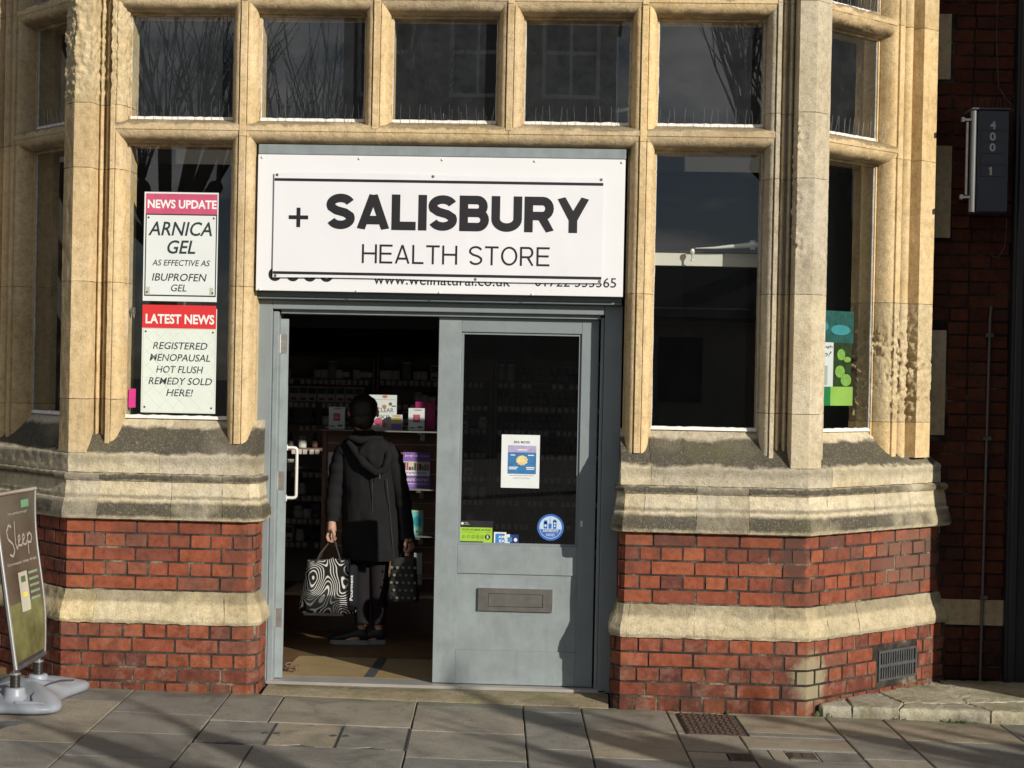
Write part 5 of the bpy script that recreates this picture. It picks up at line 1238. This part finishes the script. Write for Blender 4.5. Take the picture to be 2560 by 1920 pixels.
def ell(cx, cy, rx, ry, z, n=40, ph=0, amp=0, k=5, sq=2.0):
    out = []
    for i in range(n):
        t = 2*math.pi*i/n; c, s = math.cos(t), math.sin(t)
        r = 1/((abs(c)**sq+abs(s)**sq)**(1/sq)); r *= 1+amp*math.sin(k*t+ph)+amp*.6*math.sin((k*2+1)*t+ph*2.3)
        out.append((cx+rx*r*c, cy+ry*r*s, z))
    return out
secs = [(.560, -1.297, .180, .135, .05), (.60, -1.300, .179, .138, .045), (.70, -1.308, .178, .140, .035), (.82, -1.318, .174, .138, .022), (.95, -1.328, .165, .130, .012), (1.05, -1.338, .160, .122, .008), (1.14, -1.347, .163, .112, .005), (1.20, -1.352, .165, .100, .003), (1.245, -1.357, .150, .088, .002), (1.275, -1.362, .115, .076, 0), (1.30, -1.366, .078, .066, 0), (1.335, -1.370, .062, .060, 0)]
mb = MB(); rings = [ell(cx, 1.50, rx, ry, z, 64, 1.0, am, 4, 2.25) for z, cx, rx, ry, am in secs]
inner = [ell(cx, 1.50, rx-.012, ry-.012, z, 64, 1.0, am, 4, 2.25) for z, cx, rx, ry, am in secs[:1]]
mb.loft(rings, caps=False); ctm = mb.build('coat', coat, per, smooth=70)
sm_ = ctm.modifiers.new('sub', 'SUBSURF'); sm_.levels = 1; sm_.render_levels = 2
tx = bpy.data.textures.new('folds', 'CLOUDS'); tx.noise_scale = .09; dm = ctm.modifiers.new('d', 'DISPLACE'); dm.texture = tx; dm.strength = .018; dm.mid_level = .5; dm.texture_coords = 'GLOBAL'
def sleeve(pts, rad, ph):
    # wrinkled sleeve with a cuff
    P_s = [Vector(p) for p in pts]; out_p = []; out_r = []; n = 44
    for i in range(n+1):
        t = i/n*(len(P_s)-1); k = min(int(t), len(P_s)-2); u = t-k; out_p.append(P_s[k].lerp(P_s[k+1], u)); r = rad[k]+(rad[k+1]-rad[k])*u
        out_r.append(r*(1+.045*math.sin(i*1.15+ph)+.03*math.sin(i*.53+ph*2)))
    out_r[-1] = out_r[-2]*1.06
    o = MB().tube(out_p, out_r, 20).build('sleeve', coat, per, smooth=70)
    d = o.modifiers.new('d', 'DISPLACE'); d.texture = tx; d.strength = .02; d.mid_level = .5; d.texture_coords = 'GLOBAL'
sleeve([(-1.440, 1.50, 1.228), (-1.500, 1.50, 1.185), (-1.518, 1.49, 1.10), (-1.530, 1.475, .99), (-1.540, 1.45, .88), (-1.546, 1.43, .785)], [.064, .062, .058, .052, .047, .041], 0)
sleeve([(-1.262, 1.50, 1.228), (-1.204, 1.50, 1.185), (-1.178, 1.50, 1.10), (-1.142, 1.49, .98), (-1.118, 1.475, .86), (-1.090, 1.455, .690)], [.064, .062, .058, .052, .046, .041], 2)
# hood hanging on the back, with its zip
def blob(nm, c, r, m_, sub=3, amp=.0, fr=10, rot=None, par=None):
    bm = bmesh.new(); bmesh.ops.create_icosphere(bm, subdivisions=sub, radius=1)
    for v in bm.verts:
        p = Vector((v.co.x*r[0], v.co.y*r[1], v.co.z*r[2]))
        if rot: p = rot @ p
        p = p+p.normalized()*amp*noise.fractal(p*fr+Vector(c), .9, 2, 3); v.co = p+Vector(c)
    m2 = bpy.data.meshes.new(nm); bm.to_mesh(m2); bm.free(); m2.polygons.foreach_set('use_smooth', [True]*len(m2.polygons)); return link(nm, m2, par or per, m_)
blob('hood', (-1.305, 1.388, 1.185), (.100, .045, .088), coat, 4, .030, 9, Matrix.Rotation(R(-18), 3, 'Y'))
MB().tube([(-1.455, 1.42, 1.262), (-1.41, 1.385, 1.215), (-1.345, 1.352, 1.135), (-1.27, 1.338, 1.088), (-1.222, 1.345, 1.11), (-1.205, 1.365, 1.18), (-1.225, 1.41, 1.25)], [.018, .024, .027, .024, .023, .024, .018], 12).build('hood_edge', coat, per, smooth=80)
MB().tube([(-1.44, 1.42, 1.29), (-1.38, 1.40, 1.275), (-1.31, 1.405, 1.28), (-1.25, 1.43, 1.295)], [.02, .026, .026, .02], 12).build('collar', coat, per, smooth=80)
MB().box(-1.252, -1.247, 1.325, 1.332, 1.055, 1.085).build('zip_pull', 'steel', per)
# seams down the back of the coat
for a, b in (((-1.30, 1.362, 1.10), (-1.285, 1.360, .60)), ((-1.215, 1.385, 1.05), (-1.165, 1.40, .58))):
    pts = [tuple(Vector(a).lerp(Vector(b), i/10)+Vector((0, -.004*math.sin(i), 0))) for i in range(11)]; MB().tube(pts, .0028, 6).build('seam', plain('coat_seam', (.022, .02, .02), .7), per)
# hair, ears, nose
blob('hair', (-1.374, 1.470, 1.462), (.084, .096, .092), hairm, 4, .010, 14)
blob('hair_nape', (-1.374, 1.442, 1.400), (.072, .066, .060), hairm, 3, .008, 16)
blob('ear', (-1.290, 1.478, 1.440), (.010, .018, .028), skin, 2); blob('ear', (-1.459, 1.478, 1.440), (.010, .018, .028), skin, 2); blob('nose', (-1.376, 1.572, 1.435), (.013, .018, .022), skin, 2)
for dx in (-.03, .03): blob('eye', (-1.376+dx, 1.556, 1.458), (.011, .008, .008), 'white_ink', 2)
MB().tube([(-1.398, 1.556, 1.400), (-1.376, 1.562, 1.398), (-1.354, 1.556, 1.400)], .004, 6).build('mouth', plain('lips', (.35, .12, .10), .5), per)
# leggings and trainers
for pts, rad in (([(-1.385, 1.50, .80), (-1.380, 1.495, .62), (-1.373, 1.49, .47), (-1.372, 1.506, .34), (-1.365, 1.508, .22), (-1.362, 1.51, .165)], [.092, .074, .058, .056, .043, .040]), ([(-1.270, 1.50, .80), (-1.268, 1.50, .62), (-1.266, 1.50, .47), (-1.264, 1.521, .34), (-1.263, 1.53, .22), (-1.262, 1.535, .165)], [.092, .074, .058, .056, .043, .040])):
    MB().tube(pts, rad, 18).build('legging', legm, per, smooth=80)
def shoe(hx, hy, ln, a):
    rot = Matrix.Rotation(a, 3, 'Z'); mb = MB(); rings = []
    for t, w_, h_ in ((0, .022, .045), (.05, .034, .075), (.16, .036, .088), (.30, .036, .082), (.45, .038, .066), (.62, .043, .050), (.78, .044, .042), (.92, .034, .034), (1.0, .014, .022)):
        r_ = []
        for k in range(14):
            th = 2*math.pi*k/14; y = w_*math.cos(th); z = max(0.018, .018+(h_-.0)*(.5+.5*math.sin(th))); r_.append(tuple(Vector((hx, hy, .044))+rot @ Vector((-t*ln, y, z))))
        rings.append(r_)
    mb.loft(rings); mb.build('trainer', shoem, per, smooth=70)
    mb = MB(); out = [(0, .030), (.04, .036), (.3, .036), (.62, .044), (.8, .044), (.95, .030), (1.0, .012)]
    pl_ = [(-t*ln+.004, w_+.003) for t, w_ in out]+[(-t*ln+.004, -w_-.003) for t, w_ in out[::-1]]
    mb.loft([[tuple(Vector((hx, hy, z))+rot @ Vector((p[0], p[1], 0))) for p in pl_] for z in (.044, .050, .066, .070)]); mb.build('sole', solem, per, smooth=50)
shoe(-1.325, 1.51, .235, R(3)); shoe(-1.225, 1.54, .235, R(5))
# zebra print bag
zb = thing('zebra_bag', 'glossy black and white zebra striped shopping bag hanging from the left hand', 'bag')
zm = bpy.data.materials.new('zebra_print'); zm.use_nodes = True; T = NT(zm); o_ = T.n('ShaderNodeOutputMaterial'); p_ = T.n('ShaderNodeBsdfPrincipled'); geo = T.n('ShaderNodeNewGeometry')
n1 = T.n('ShaderNodeTexNoise', i_Scale=5.0, i_Detail=.6); T.l(geo.outputs['Position'], n1.inputs['Vector']); 
ph = mathn(T, 'SINE', mathn(T, 'MULTIPLY', n1.outputs[0], 215.0)); T.l(ramp(T, ph, [(.46, (.012, .012, .012, 1)), (.56, (.62, .61, .58, 1))]), p_.inputs['Base Color']); p_.inputs['Roughness'].default_value = .22; T.l(p_.outputs[0], o_.inputs[0])
def bag(t, name, mat, cx, cy, z0, z1, w0, w1, d0, d1, ph):
    rings = []; n = 14
    for i in range(n+1):
        u = i/n; z = z0+(z1-z0)*u; w_ = (w0+(w1-w0)*u)/2*(1+.04*math.sin(u*5+ph)); d = (d0+(d1-d0)*u)/2*(1+.08*math.sin(u*7+ph)); 
        if i == 0: w_ *= .94; d *= .85
        rings.append([(x, y, zz+.010*math.sin((x-cx)*22+ph)*u) for x, y, zz in ell(cx, cy, w_, d, z, 40, ph, .02, 5, 5)])
    o = MB().loft(rings).build(name, mat, t, smooth=60); return o
bag(zb, 'bag_body', zm, -1.555, 1.40, .245, .560, .335, .262, .13, .07, .4)
sp = box('side_panel', plain('black_bag_side', (.014, .015, .02), .3), zb, -1.425, -1.374, 1.318, 1.45, .262, .545, bev=.012)
text('Pourment', zb, 'white_ink', lambda u, v: (-1.395-v, 1.3155, u), .33, 0, .15, .018, bold=.02)
box('base', plain('grey_bag_base', (.14, .14, .135), .5), zb, -1.69, -1.45, 1.33, 1.47, .232, .248, bev=.003)
for yy in (1.355, 1.445):
    MB().tube([(-1.625, yy, .545), (-1.60, yy, .60), (-1.548, 1.40, .672), (-1.535, 1.40, .676), (-1.522, 1.40, .672), (-1.49, yy, .60), (-1.475, yy, .545)], .005, 8).build('handle', plain('black_strap', (.03, .028, .026), .6), zb, smooth=60)
db = thing('spotted_bag', 'black bag with pale grey spots held in the right hand', 'bag')
bag(db, 'bag_body', plain('black_bag_cloth', (.016, .016, .015), .6), -1.108, 1.44, .318, .575, .185, .150, .10, .07, 1.3)
dots = plain('grey_dot_print', (.16, .16, .14), .7)
for j in range(5):
    for i in range(5):
        x = -1.175+i*.035+(.017 if j % 2 else 0); z = .345+j*.045
        if x > -1.035: continue
        MB().add([(x+.0085*math.cos(2*math.pi*k/12), 1.385-.002, z+.0085*math.sin(2*math.pi*k/12)) for k in range(12)], [tuple(range(12))]).build('dot', dots, db)
MB().tube([(-1.145, 1.44, .56), (-1.11, 1.44, .62), (-1.085, 1.445, .640), (-1.075, 1.44, .62), (-1.06, 1.44, .56)], .006, 8).build('handle', plain('black_strap2', (.02, .02, .02), .6), db, smooth=60)
# pebble of litter / toy at the threshold
kx = thing('door_chain', 'small rusty chain heap on the floor beside the open door leaf', 'chain')
rn = random.Random(8)
for i in range(7):
    c_ = Vector((-1.600+rn.uniform(-.03, .05), .52+rn.uniform(-.05, .05), .055+rn.uniform(0, .03))); a = rn.uniform(0, 3.1); pts = [tuple(c_+Vector((math.cos(a)*.022*math.cos(t), math.sin(a)*.022*math.cos(t), .010*math.sin(t)))) for t in [2*math.pi*k/10 for k in range(11)]]
    MB().tube(pts, .004, 6).build('link', plain('rusty_link', (.16, .09, .06), .7), kx, smooth=60)

# ------------------------------------------------------------ pavement sign on its plastic base
ab = thing('pavement_sign', 'swinging advert board with a sleep poster on a grey plastic base', 'sign')
NB, FB, NTp, FT = Vector((-2.723, -.72, .235)), Vector((-2.733, -.26, .240)), Vector((-2.850, -.72, 1.065)), Vector((-2.795, -.26, 1.070))
nrm = Vector((1, 0, .13)).normalized()
def AP(u, v, l_=0):   # u from the near edge to the far edge, v upwards
    p = NB.lerp(FB, u).lerp(NTp.lerp(FT, u), v); p = p+Vector((.012*math.sin(v*6)*u, 0, 0)); return tuple(p+nrm*l_)
frm = 'chrome'
rings = []
for v0 in [i/12 for i in range(13)]: rings.append([AP(0, v0, -.016), AP(1, v0, -.016), AP(1, v0, -.002), AP(0, v0, -.002)])
MB().loft(rings).build('backing_board', 'dark', ab)
def asheet(nm, mat, u0, u1, v0, v1, l_, n=8, m=14):
    vs = []; fs = []
    for j in range(m+1):
        for i in range(n+1): vs.append(AP(u0+(u1-u0)*i/n, v0+(v1-v0)*j/m, l_))
    for j in range(m):
        for i in range(n): a = j*(n+1)+i; fs.append((a, a+1, a+n+2, a+n+1))
    return pobj(nm, vs, fs, mat, ab, smooth=60)
brn = plain('brown_green_print', (.085, .070, .052), .35, var=.35, scale=4)
asheet('poster', brn, .04, 1.0, .03, .985, .001); asheet('picture', plain('grassy_print', (.12, .125, .045), .4, var=.5, scale=9), .05, .96, .035, .36, .0018)
for u in (0, 1):
    pts = [AP(u, v, .0) for v in [i/12 for i in range(13)]]; MB().tube(pts, .011 if u == 0 else .007, 8).build('frame_side', frm, ab, smooth=60)
for v_ in (0, 1.0):
    MB().tube([AP(u, v_, .0) for u in [i/6 for i in range(7)]], .012, 8).build('frame_rail', frm if v_ else 'iron_g', ab, smooth=60)
sc_ = plain('pale_print', (.36, .32, .28), .5)
mb = MB()
def script(pts, w_):
    vs = [Vector((p[0], p[1])) for p in pts]
    for a, b in zip(vs, vs[1:]):
        d = (b-a).normalized(); n_ = Vector((-d.y, d.x)); n_ = Vector((n_.x*w_*1.6, n_.y*w_)); mb.quad(AP(*(a-n_), .003), AP(*(b-n_), .003), AP(*(b+n_), .003), AP(*(a+n_), .003))
S0 = [(.33, .80), (.27, .815), (.20, .78), (.22, .735), (.33, .70), (.36, .66), (.30, .63), (.22, .645)]
script(S0, .007); script([(.42, .83), (.40, .70), (.43, .665), (.48, .69)], .006); script([(.48, .70), (.54, .725), (.52, .745), (.48, .73), (.49, .685), (.56, .68), (.60, .70)], .006); script([(.60, .70), (.66, .725), (.64, .745), (.60, .73), (.61, .685), (.68, .68), (.72, .70)], .006); script([(.74, .745), (.73, .62)], .006); script([(.73, .72), (.80, .745), (.86, .72), (.82, .685), (.74, .69)], .006)
mb.build('lettering', sc_, ab)
text('Not getting enough?', ab, sc_, lambda u, v: AP(u, v, .003), .28, .865, .50, .020, bold=.01); text('Dormeasan sleep drops', ab, sc_, lambda u, v: AP(u, v, .003), .12, .575, .80, .022, bold=.02)
asheet('logo', plain('green_logo_print', (.12, .26, .15), .5), .62, .82, .90, .945, .003, 3, 3)
asheet('bottle_picture', plain('pale_pack_print', (.46, .44, .36), .5), .36, .60, .30, .53, .003, 3, 5); asheet('bottle_label', leafg, .42, .54, .47, .505, .004, 2, 2); asheet('bottle_label', yel, .42, .54, .385, .41, .004, 2, 2)
for i in range(5): asheet('text_line', plain('pale_green_print', (.20, .30, .19), .5) if i == 0 else bpy.data.materials['pale_green_print'], .64, .90, .505-i*.038, .520-i*.038, .003, 2, 1)
# base
bp_ = plain('grey_moulded_plastic', (.27, .295, .335), .38, var=.05, scale=12, bump=.2, bscale=160)
CXB, CYB = -2.78, -.40
half = [(0, -.385), (.10, -.392), (.18, -.385), (.245, -.36), (.272, -.31), (.262, -.24), (.225, -.15), (.192, -.07), (.185, 0), (.195, .08), (.215, .18), (.238, .27), (.243, .32), (.228, .345), (.18, .352), (.09, .36), (0, .36)]
outl = half+[(-x, y) for x, y in half[-2:0:-1]]
def resamp(pl, n):
    d = [0]; 
    for a, b in zip(pl, pl[1:]+pl[:1]): d.append(d[-1]+math.dist(a, b))
    out = []; pl2 = pl+pl[:1]; k = 0
    for i in range(n):
        t = d[-1]*i/n
        while d[k+1] < t: k += 1
        u = (t-d[k])/(d[k+1]-d[k]); out.append((pl2[k][0]+(pl2[k+1][0]-pl2[k][0])*u, pl2[k][1]+(pl2[k+1][1]-pl2[k][1])*u))
    return out
ol = resamp(outl, 72)
for _ in range(3): ol = [((ol[i-1][0]+2*ol[i][0]+ol[(i+1) % 72][0])/4, (ol[i-1][1]+2*ol[i][1]+ol[(i+1) % 72][1])/4) for i in range(72)]
g0 = gz(CXB)+.003; rings = []
for s, z in ((.93, 0), (.985, .008), (1.0, .022), (.99, .034), (.95, .044), (.86, .055), (.70, .070), (.52, .083), (.34, .092), (.16, .096)):
    rings.append([(CXB+x*s, CYB+y*s, g0+z+(0 if s > .9 else .006*math.sin(6*math.atan2(y, x)))) for x, y in ol])
MB().loft(rings).build('plastic_base', bp_, ab, smooth=60)
MB().box(CXB+.06, CXB+.20, CYB-.35, CYB-.335, g0+.045, g0+.060, bev=.004).build('hand_grip', bp_, ab)
for yy, xx in ((-.665, -2.745), (-.300, -2.752)):
    MB().lathe((xx, yy, g0+.05), [(.075, 0), (.058, .015), (.050, .03), (.047, .055), (.043, .060), (.030, .061)], 20).build('spring_seat', bp_, ab, smooth=50)
    pts = [(xx+.021*math.cos(t), yy+.021*math.sin(t), g0+.108+.0072*t/(2*math.pi)) for t in [i*math.pi/6 for i in range(12*9)]]
    MB().tube(pts, .0042, 6).build('spring', plain('black_spring', (.02, .018, .016), .4), ab, smooth=60); MB().lathe((xx, yy, g0+.105), [(.017, 0), (.017, .07)], 12).build('spring_core', 'black', ab)
    MB().lathe((xx, yy, g0+.172), [(.027, 0), (.027, .010), (.012, .013), (.010, .045)], 12).build('spring_cap', 'chrome', ab, smooth=40)
MB().tube([(-2.64, -.73, g0+.058), (-2.668, -.66, g0+.070), (-2.672, -.55, g0+.082), (-2.66, -.42, g0+.084), (-2.635, -.30, g0+.082), (-2.60, -.20, g0+.066)], .004, 6).build('groove_shade_line', plain('groove_shade', (.05, .055, .07), .6), ab)  # thin dark tube laid on the base to draw a groove's shade
# damp patch and litter on the paving
dp = thing('water_stain', 'small dark puddle stain on the paving in front of the pavement sign', 'stain')
ol2 = [(-2.74, -.93), (-2.70, -.905), (-2.64, -.90), (-2.60, -.91), (-2.62, -.96), (-2.66, -1.02), (-2.67, -1.10), (-2.70, -1.17), (-2.75, -1.20), (-2.72, -1.12), (-2.70, -1.05), (-2.72, -.98)]
pobj('puddle', [(x, y, gz(x)+.0035) for x, y in ol2], [tuple(range(len(ol2)))], plain('wet_stone', (.05, .045, .038), .15), dp)

# ------------------------------------------------------------ the street behind the viewer: pollarded trees and house fronts
barkm = plain('grey_brown_bark', (.10, .08, .06), .9, var=.3, scale=5, bump=.8, bscale=20); twigm = plain('dark_twig', (.06, .045, .04), .8)
def pollard(x, y, h, seed, label, spread=1.0, shoots=16, sl_=1.0, fat=1.0):
    t = thing('pollarded_tree', label, 'tree', group='bare pollarded trees across the street'); r_ = random.Random(seed); k = h/6
    mb = MB(); mb.tube([(x, y, -.05), (x+.03, y, .8*k), (x-.03, y+.02, 1.7*k), (x, y, 2.6*k)], [.24*k, .18*k, .16*k, .17*k], 10); mb.build('trunk', barkm, t, smooth=60)
    lm_, tw = MB(), MB()
    for i in range(7):
        a = 2*math.pi*i/7+r_.uniform(-.3, .3); rr = r_.uniform(.5, .95)*spread*k; top = Vector((x+rr*math.cos(a), y+rr*math.sin(a), (3.3+r_.uniform(-.3, .7))*k)); b = Vector((x, y, 2.5*k))
        mid = b.lerp(top, .5)+Vector((0, 0, -.12)); lm_.tube([b, mid, top, top+Vector((0, 0, .08))], [.10*k*fat, .08*k*fat, .095*k*fat, .05*k*fat], 7)
        for j in range(shoots):
            aa = a+r_.uniform(-1.5, 1.5); tl = r_.uniform(.15, .55); L_ = r_.uniform(1.3, 2.3)*k*sl_; p = top.copy(); d = Vector((math.cos(aa)*tl, math.sin(aa)*tl, 1)).normalized(); pts = [p.copy()]
            for q in range(4): d = (d+Vector((r_.uniform(-.12, .12), r_.uniform(-.12, .12), .06))).normalized(); p = p+d*L_/4; pts.append(p.copy())
            tw.tube(pts, [.016*k, .013*k, .010*k, .007*k, .003*k], 3, caps=False)
            for q in (1, 2, 3):
                if r_.random() < .7:
                    d2 = (d+Vector((r_.uniform(-.8, .8), r_.uniform(-.8, .8), .1))).normalized(); tw.tube([pts[q], pts[q]+d2*L_*.18, pts[q]+d2*L_*.30+Vector((0, 0, .1))], [.008*k, .006*k, .003*k], 3, caps=False)
    lm_.build('limb', barkm, t, smooth=60); tag(tw.build('crown', twigm, t), kind='stuff')
for (x, y, h, s), lb in zip(((4.6, -5.75, 4.3, 1), (2.7, -6.2, 4.0, 2), (6.6, -5.5, 4.2, 3), (-7.6, -21, 8.6, 4), (-4.9, -23, 8.8, 5), (-10.6, -20, 8.4, 6), (3.9, -20, 9.8, 7)),
    ('short pollard tree on the pavement edge, middle of the near row of three', 'short pollard tree at the left end of the near row of three', 'short pollard tree at the right end of the near row of three', 'tall pollard tree between two others across the street', 'pollard tree closest to the tall house front across the street', 'leftmost pollard tree across the street', 'tallest pollard tree, alone before the low houses across the street')):
    pollard(x, y, h, s, lb, spread=1.35 if h > 9 else 1.1 if h > 5 else .8, shoots=18 if h > 5 else 6, sl_=1.0 if h > 5 else .33, fat=1.0 if h > 5 else 1.5)
hb = thing('townhouse', 'tall flat brick townhouse with sash windows across the street', 'house'); hbm = plain('weathered_brick_front', (.15, .125, .11), .9, var=.2, scale=2)
MB().box(-5.4, .35, -36, -27, -.06, 10.5).build('wall', hbm, hb); MB().box(-5.6, .55, -36.2, -26.8, 10.51, 10.9).build('cornice', 'stone', hb)
for j in range(1, 3):
    for i in range(3):
        x = -4.5+i*1.95; z = 1.2+j*3.1; f_ = MB()
        f_.box(x-.6, x+.6, -27.0, -26.93, z, z+.08).box(x-.6, x+.6, -27.0, -26.93, z+1.82, z+1.9).box(x-.6, x-.52, -27, -26.93, z+.08, z+1.82).box(x+.52, x+.6, -27, -26.93, z+.08, z+1.82).box(x-.52, x+.52, -27, -26.95, z+.92, z+1.0).box(x-.03, x+.03, -27, -26.96, z+.08, z+1.82)
        w_ = f_.build('window', 'steel_w', hb); MB().box(x-.52, x+.52, -26.985, -26.98, z+.08, z+1.82).build('pane', 'black', w_)
hc = thing('low_house', 'low house with a pitched slate roof and two chimneys across the street', 'house')
MB().box(1.6, 16, -42, -34, -.06, 3.1).build('wall', plain('cream_render', (.36, .33, .27), .9), hc)
MB().loft([[(x, -33.7, 3.1), (x, -38, 5.0), (x, -42.3, 3.1)] for x in (1.5, 16.2)]).build('roof', plain('slate_roof', (.07, .07, .075), .7, var=.2, scale=6), hc)
for x in (5.2, 7.4): MB().box(x, x+.5, -38.3, -37.7, 4.6, 6.2).build('chimney', hbm, hc); 
for x in (1.6, 4.2, 6.8): MB().box(x, x+1.1, -33.99, -33.93, 1.0, 2.6).build('window', 'black', hc)

# things get their origin at their own base
for o in list(COL.objects):
    if o.type == 'EMPTY' and o.parent is None and o.location.length < 1e-6:
        lo = Vector((1e9,)*3); hi = -lo
        for c in o.children:
            if c.type != 'MESH': continue
            for v in c.bound_box:
                for i in range(3): lo[i] = min(lo[i], v[i]); hi[i] = max(hi[i], v[i])
        if lo.x > 1e8: continue
        b = Vector(((lo.x+hi.x)/2, (lo.y+hi.y)/2, lo.z)); o.location = b
        for c in o.children: c.location = c.location-b

# fallen leaves and grit swept against the wall foot
lt = MB(); r_ = random.Random(17)
for i in range(90):
    x = r_.uniform(-2.4, 2.3); y = -abs(r_.gauss(0, .35))-.04 if i % 3 else r_.uniform(-1.3, -.05); q = r_.uniform(.003, .012); a = r_.uniform(0, 6.28); z = gz(x)+.004
    c, s_ = math.cos(a)*q, math.sin(a)*q; lt.add([(x+c, y+s_, z), (x-s_*.5, y+c*.5, z+q*.3), (x-c, y-s_, z+.001), (x+s_*.5, y-c*.5, z+q*.15)], [(0, 1, 2, 3)])
tag(lt.build('leaf_litter', plain('dry_leaf', (.17, .12, .07), .8, var=.5, scale=8)), kind='stuff')
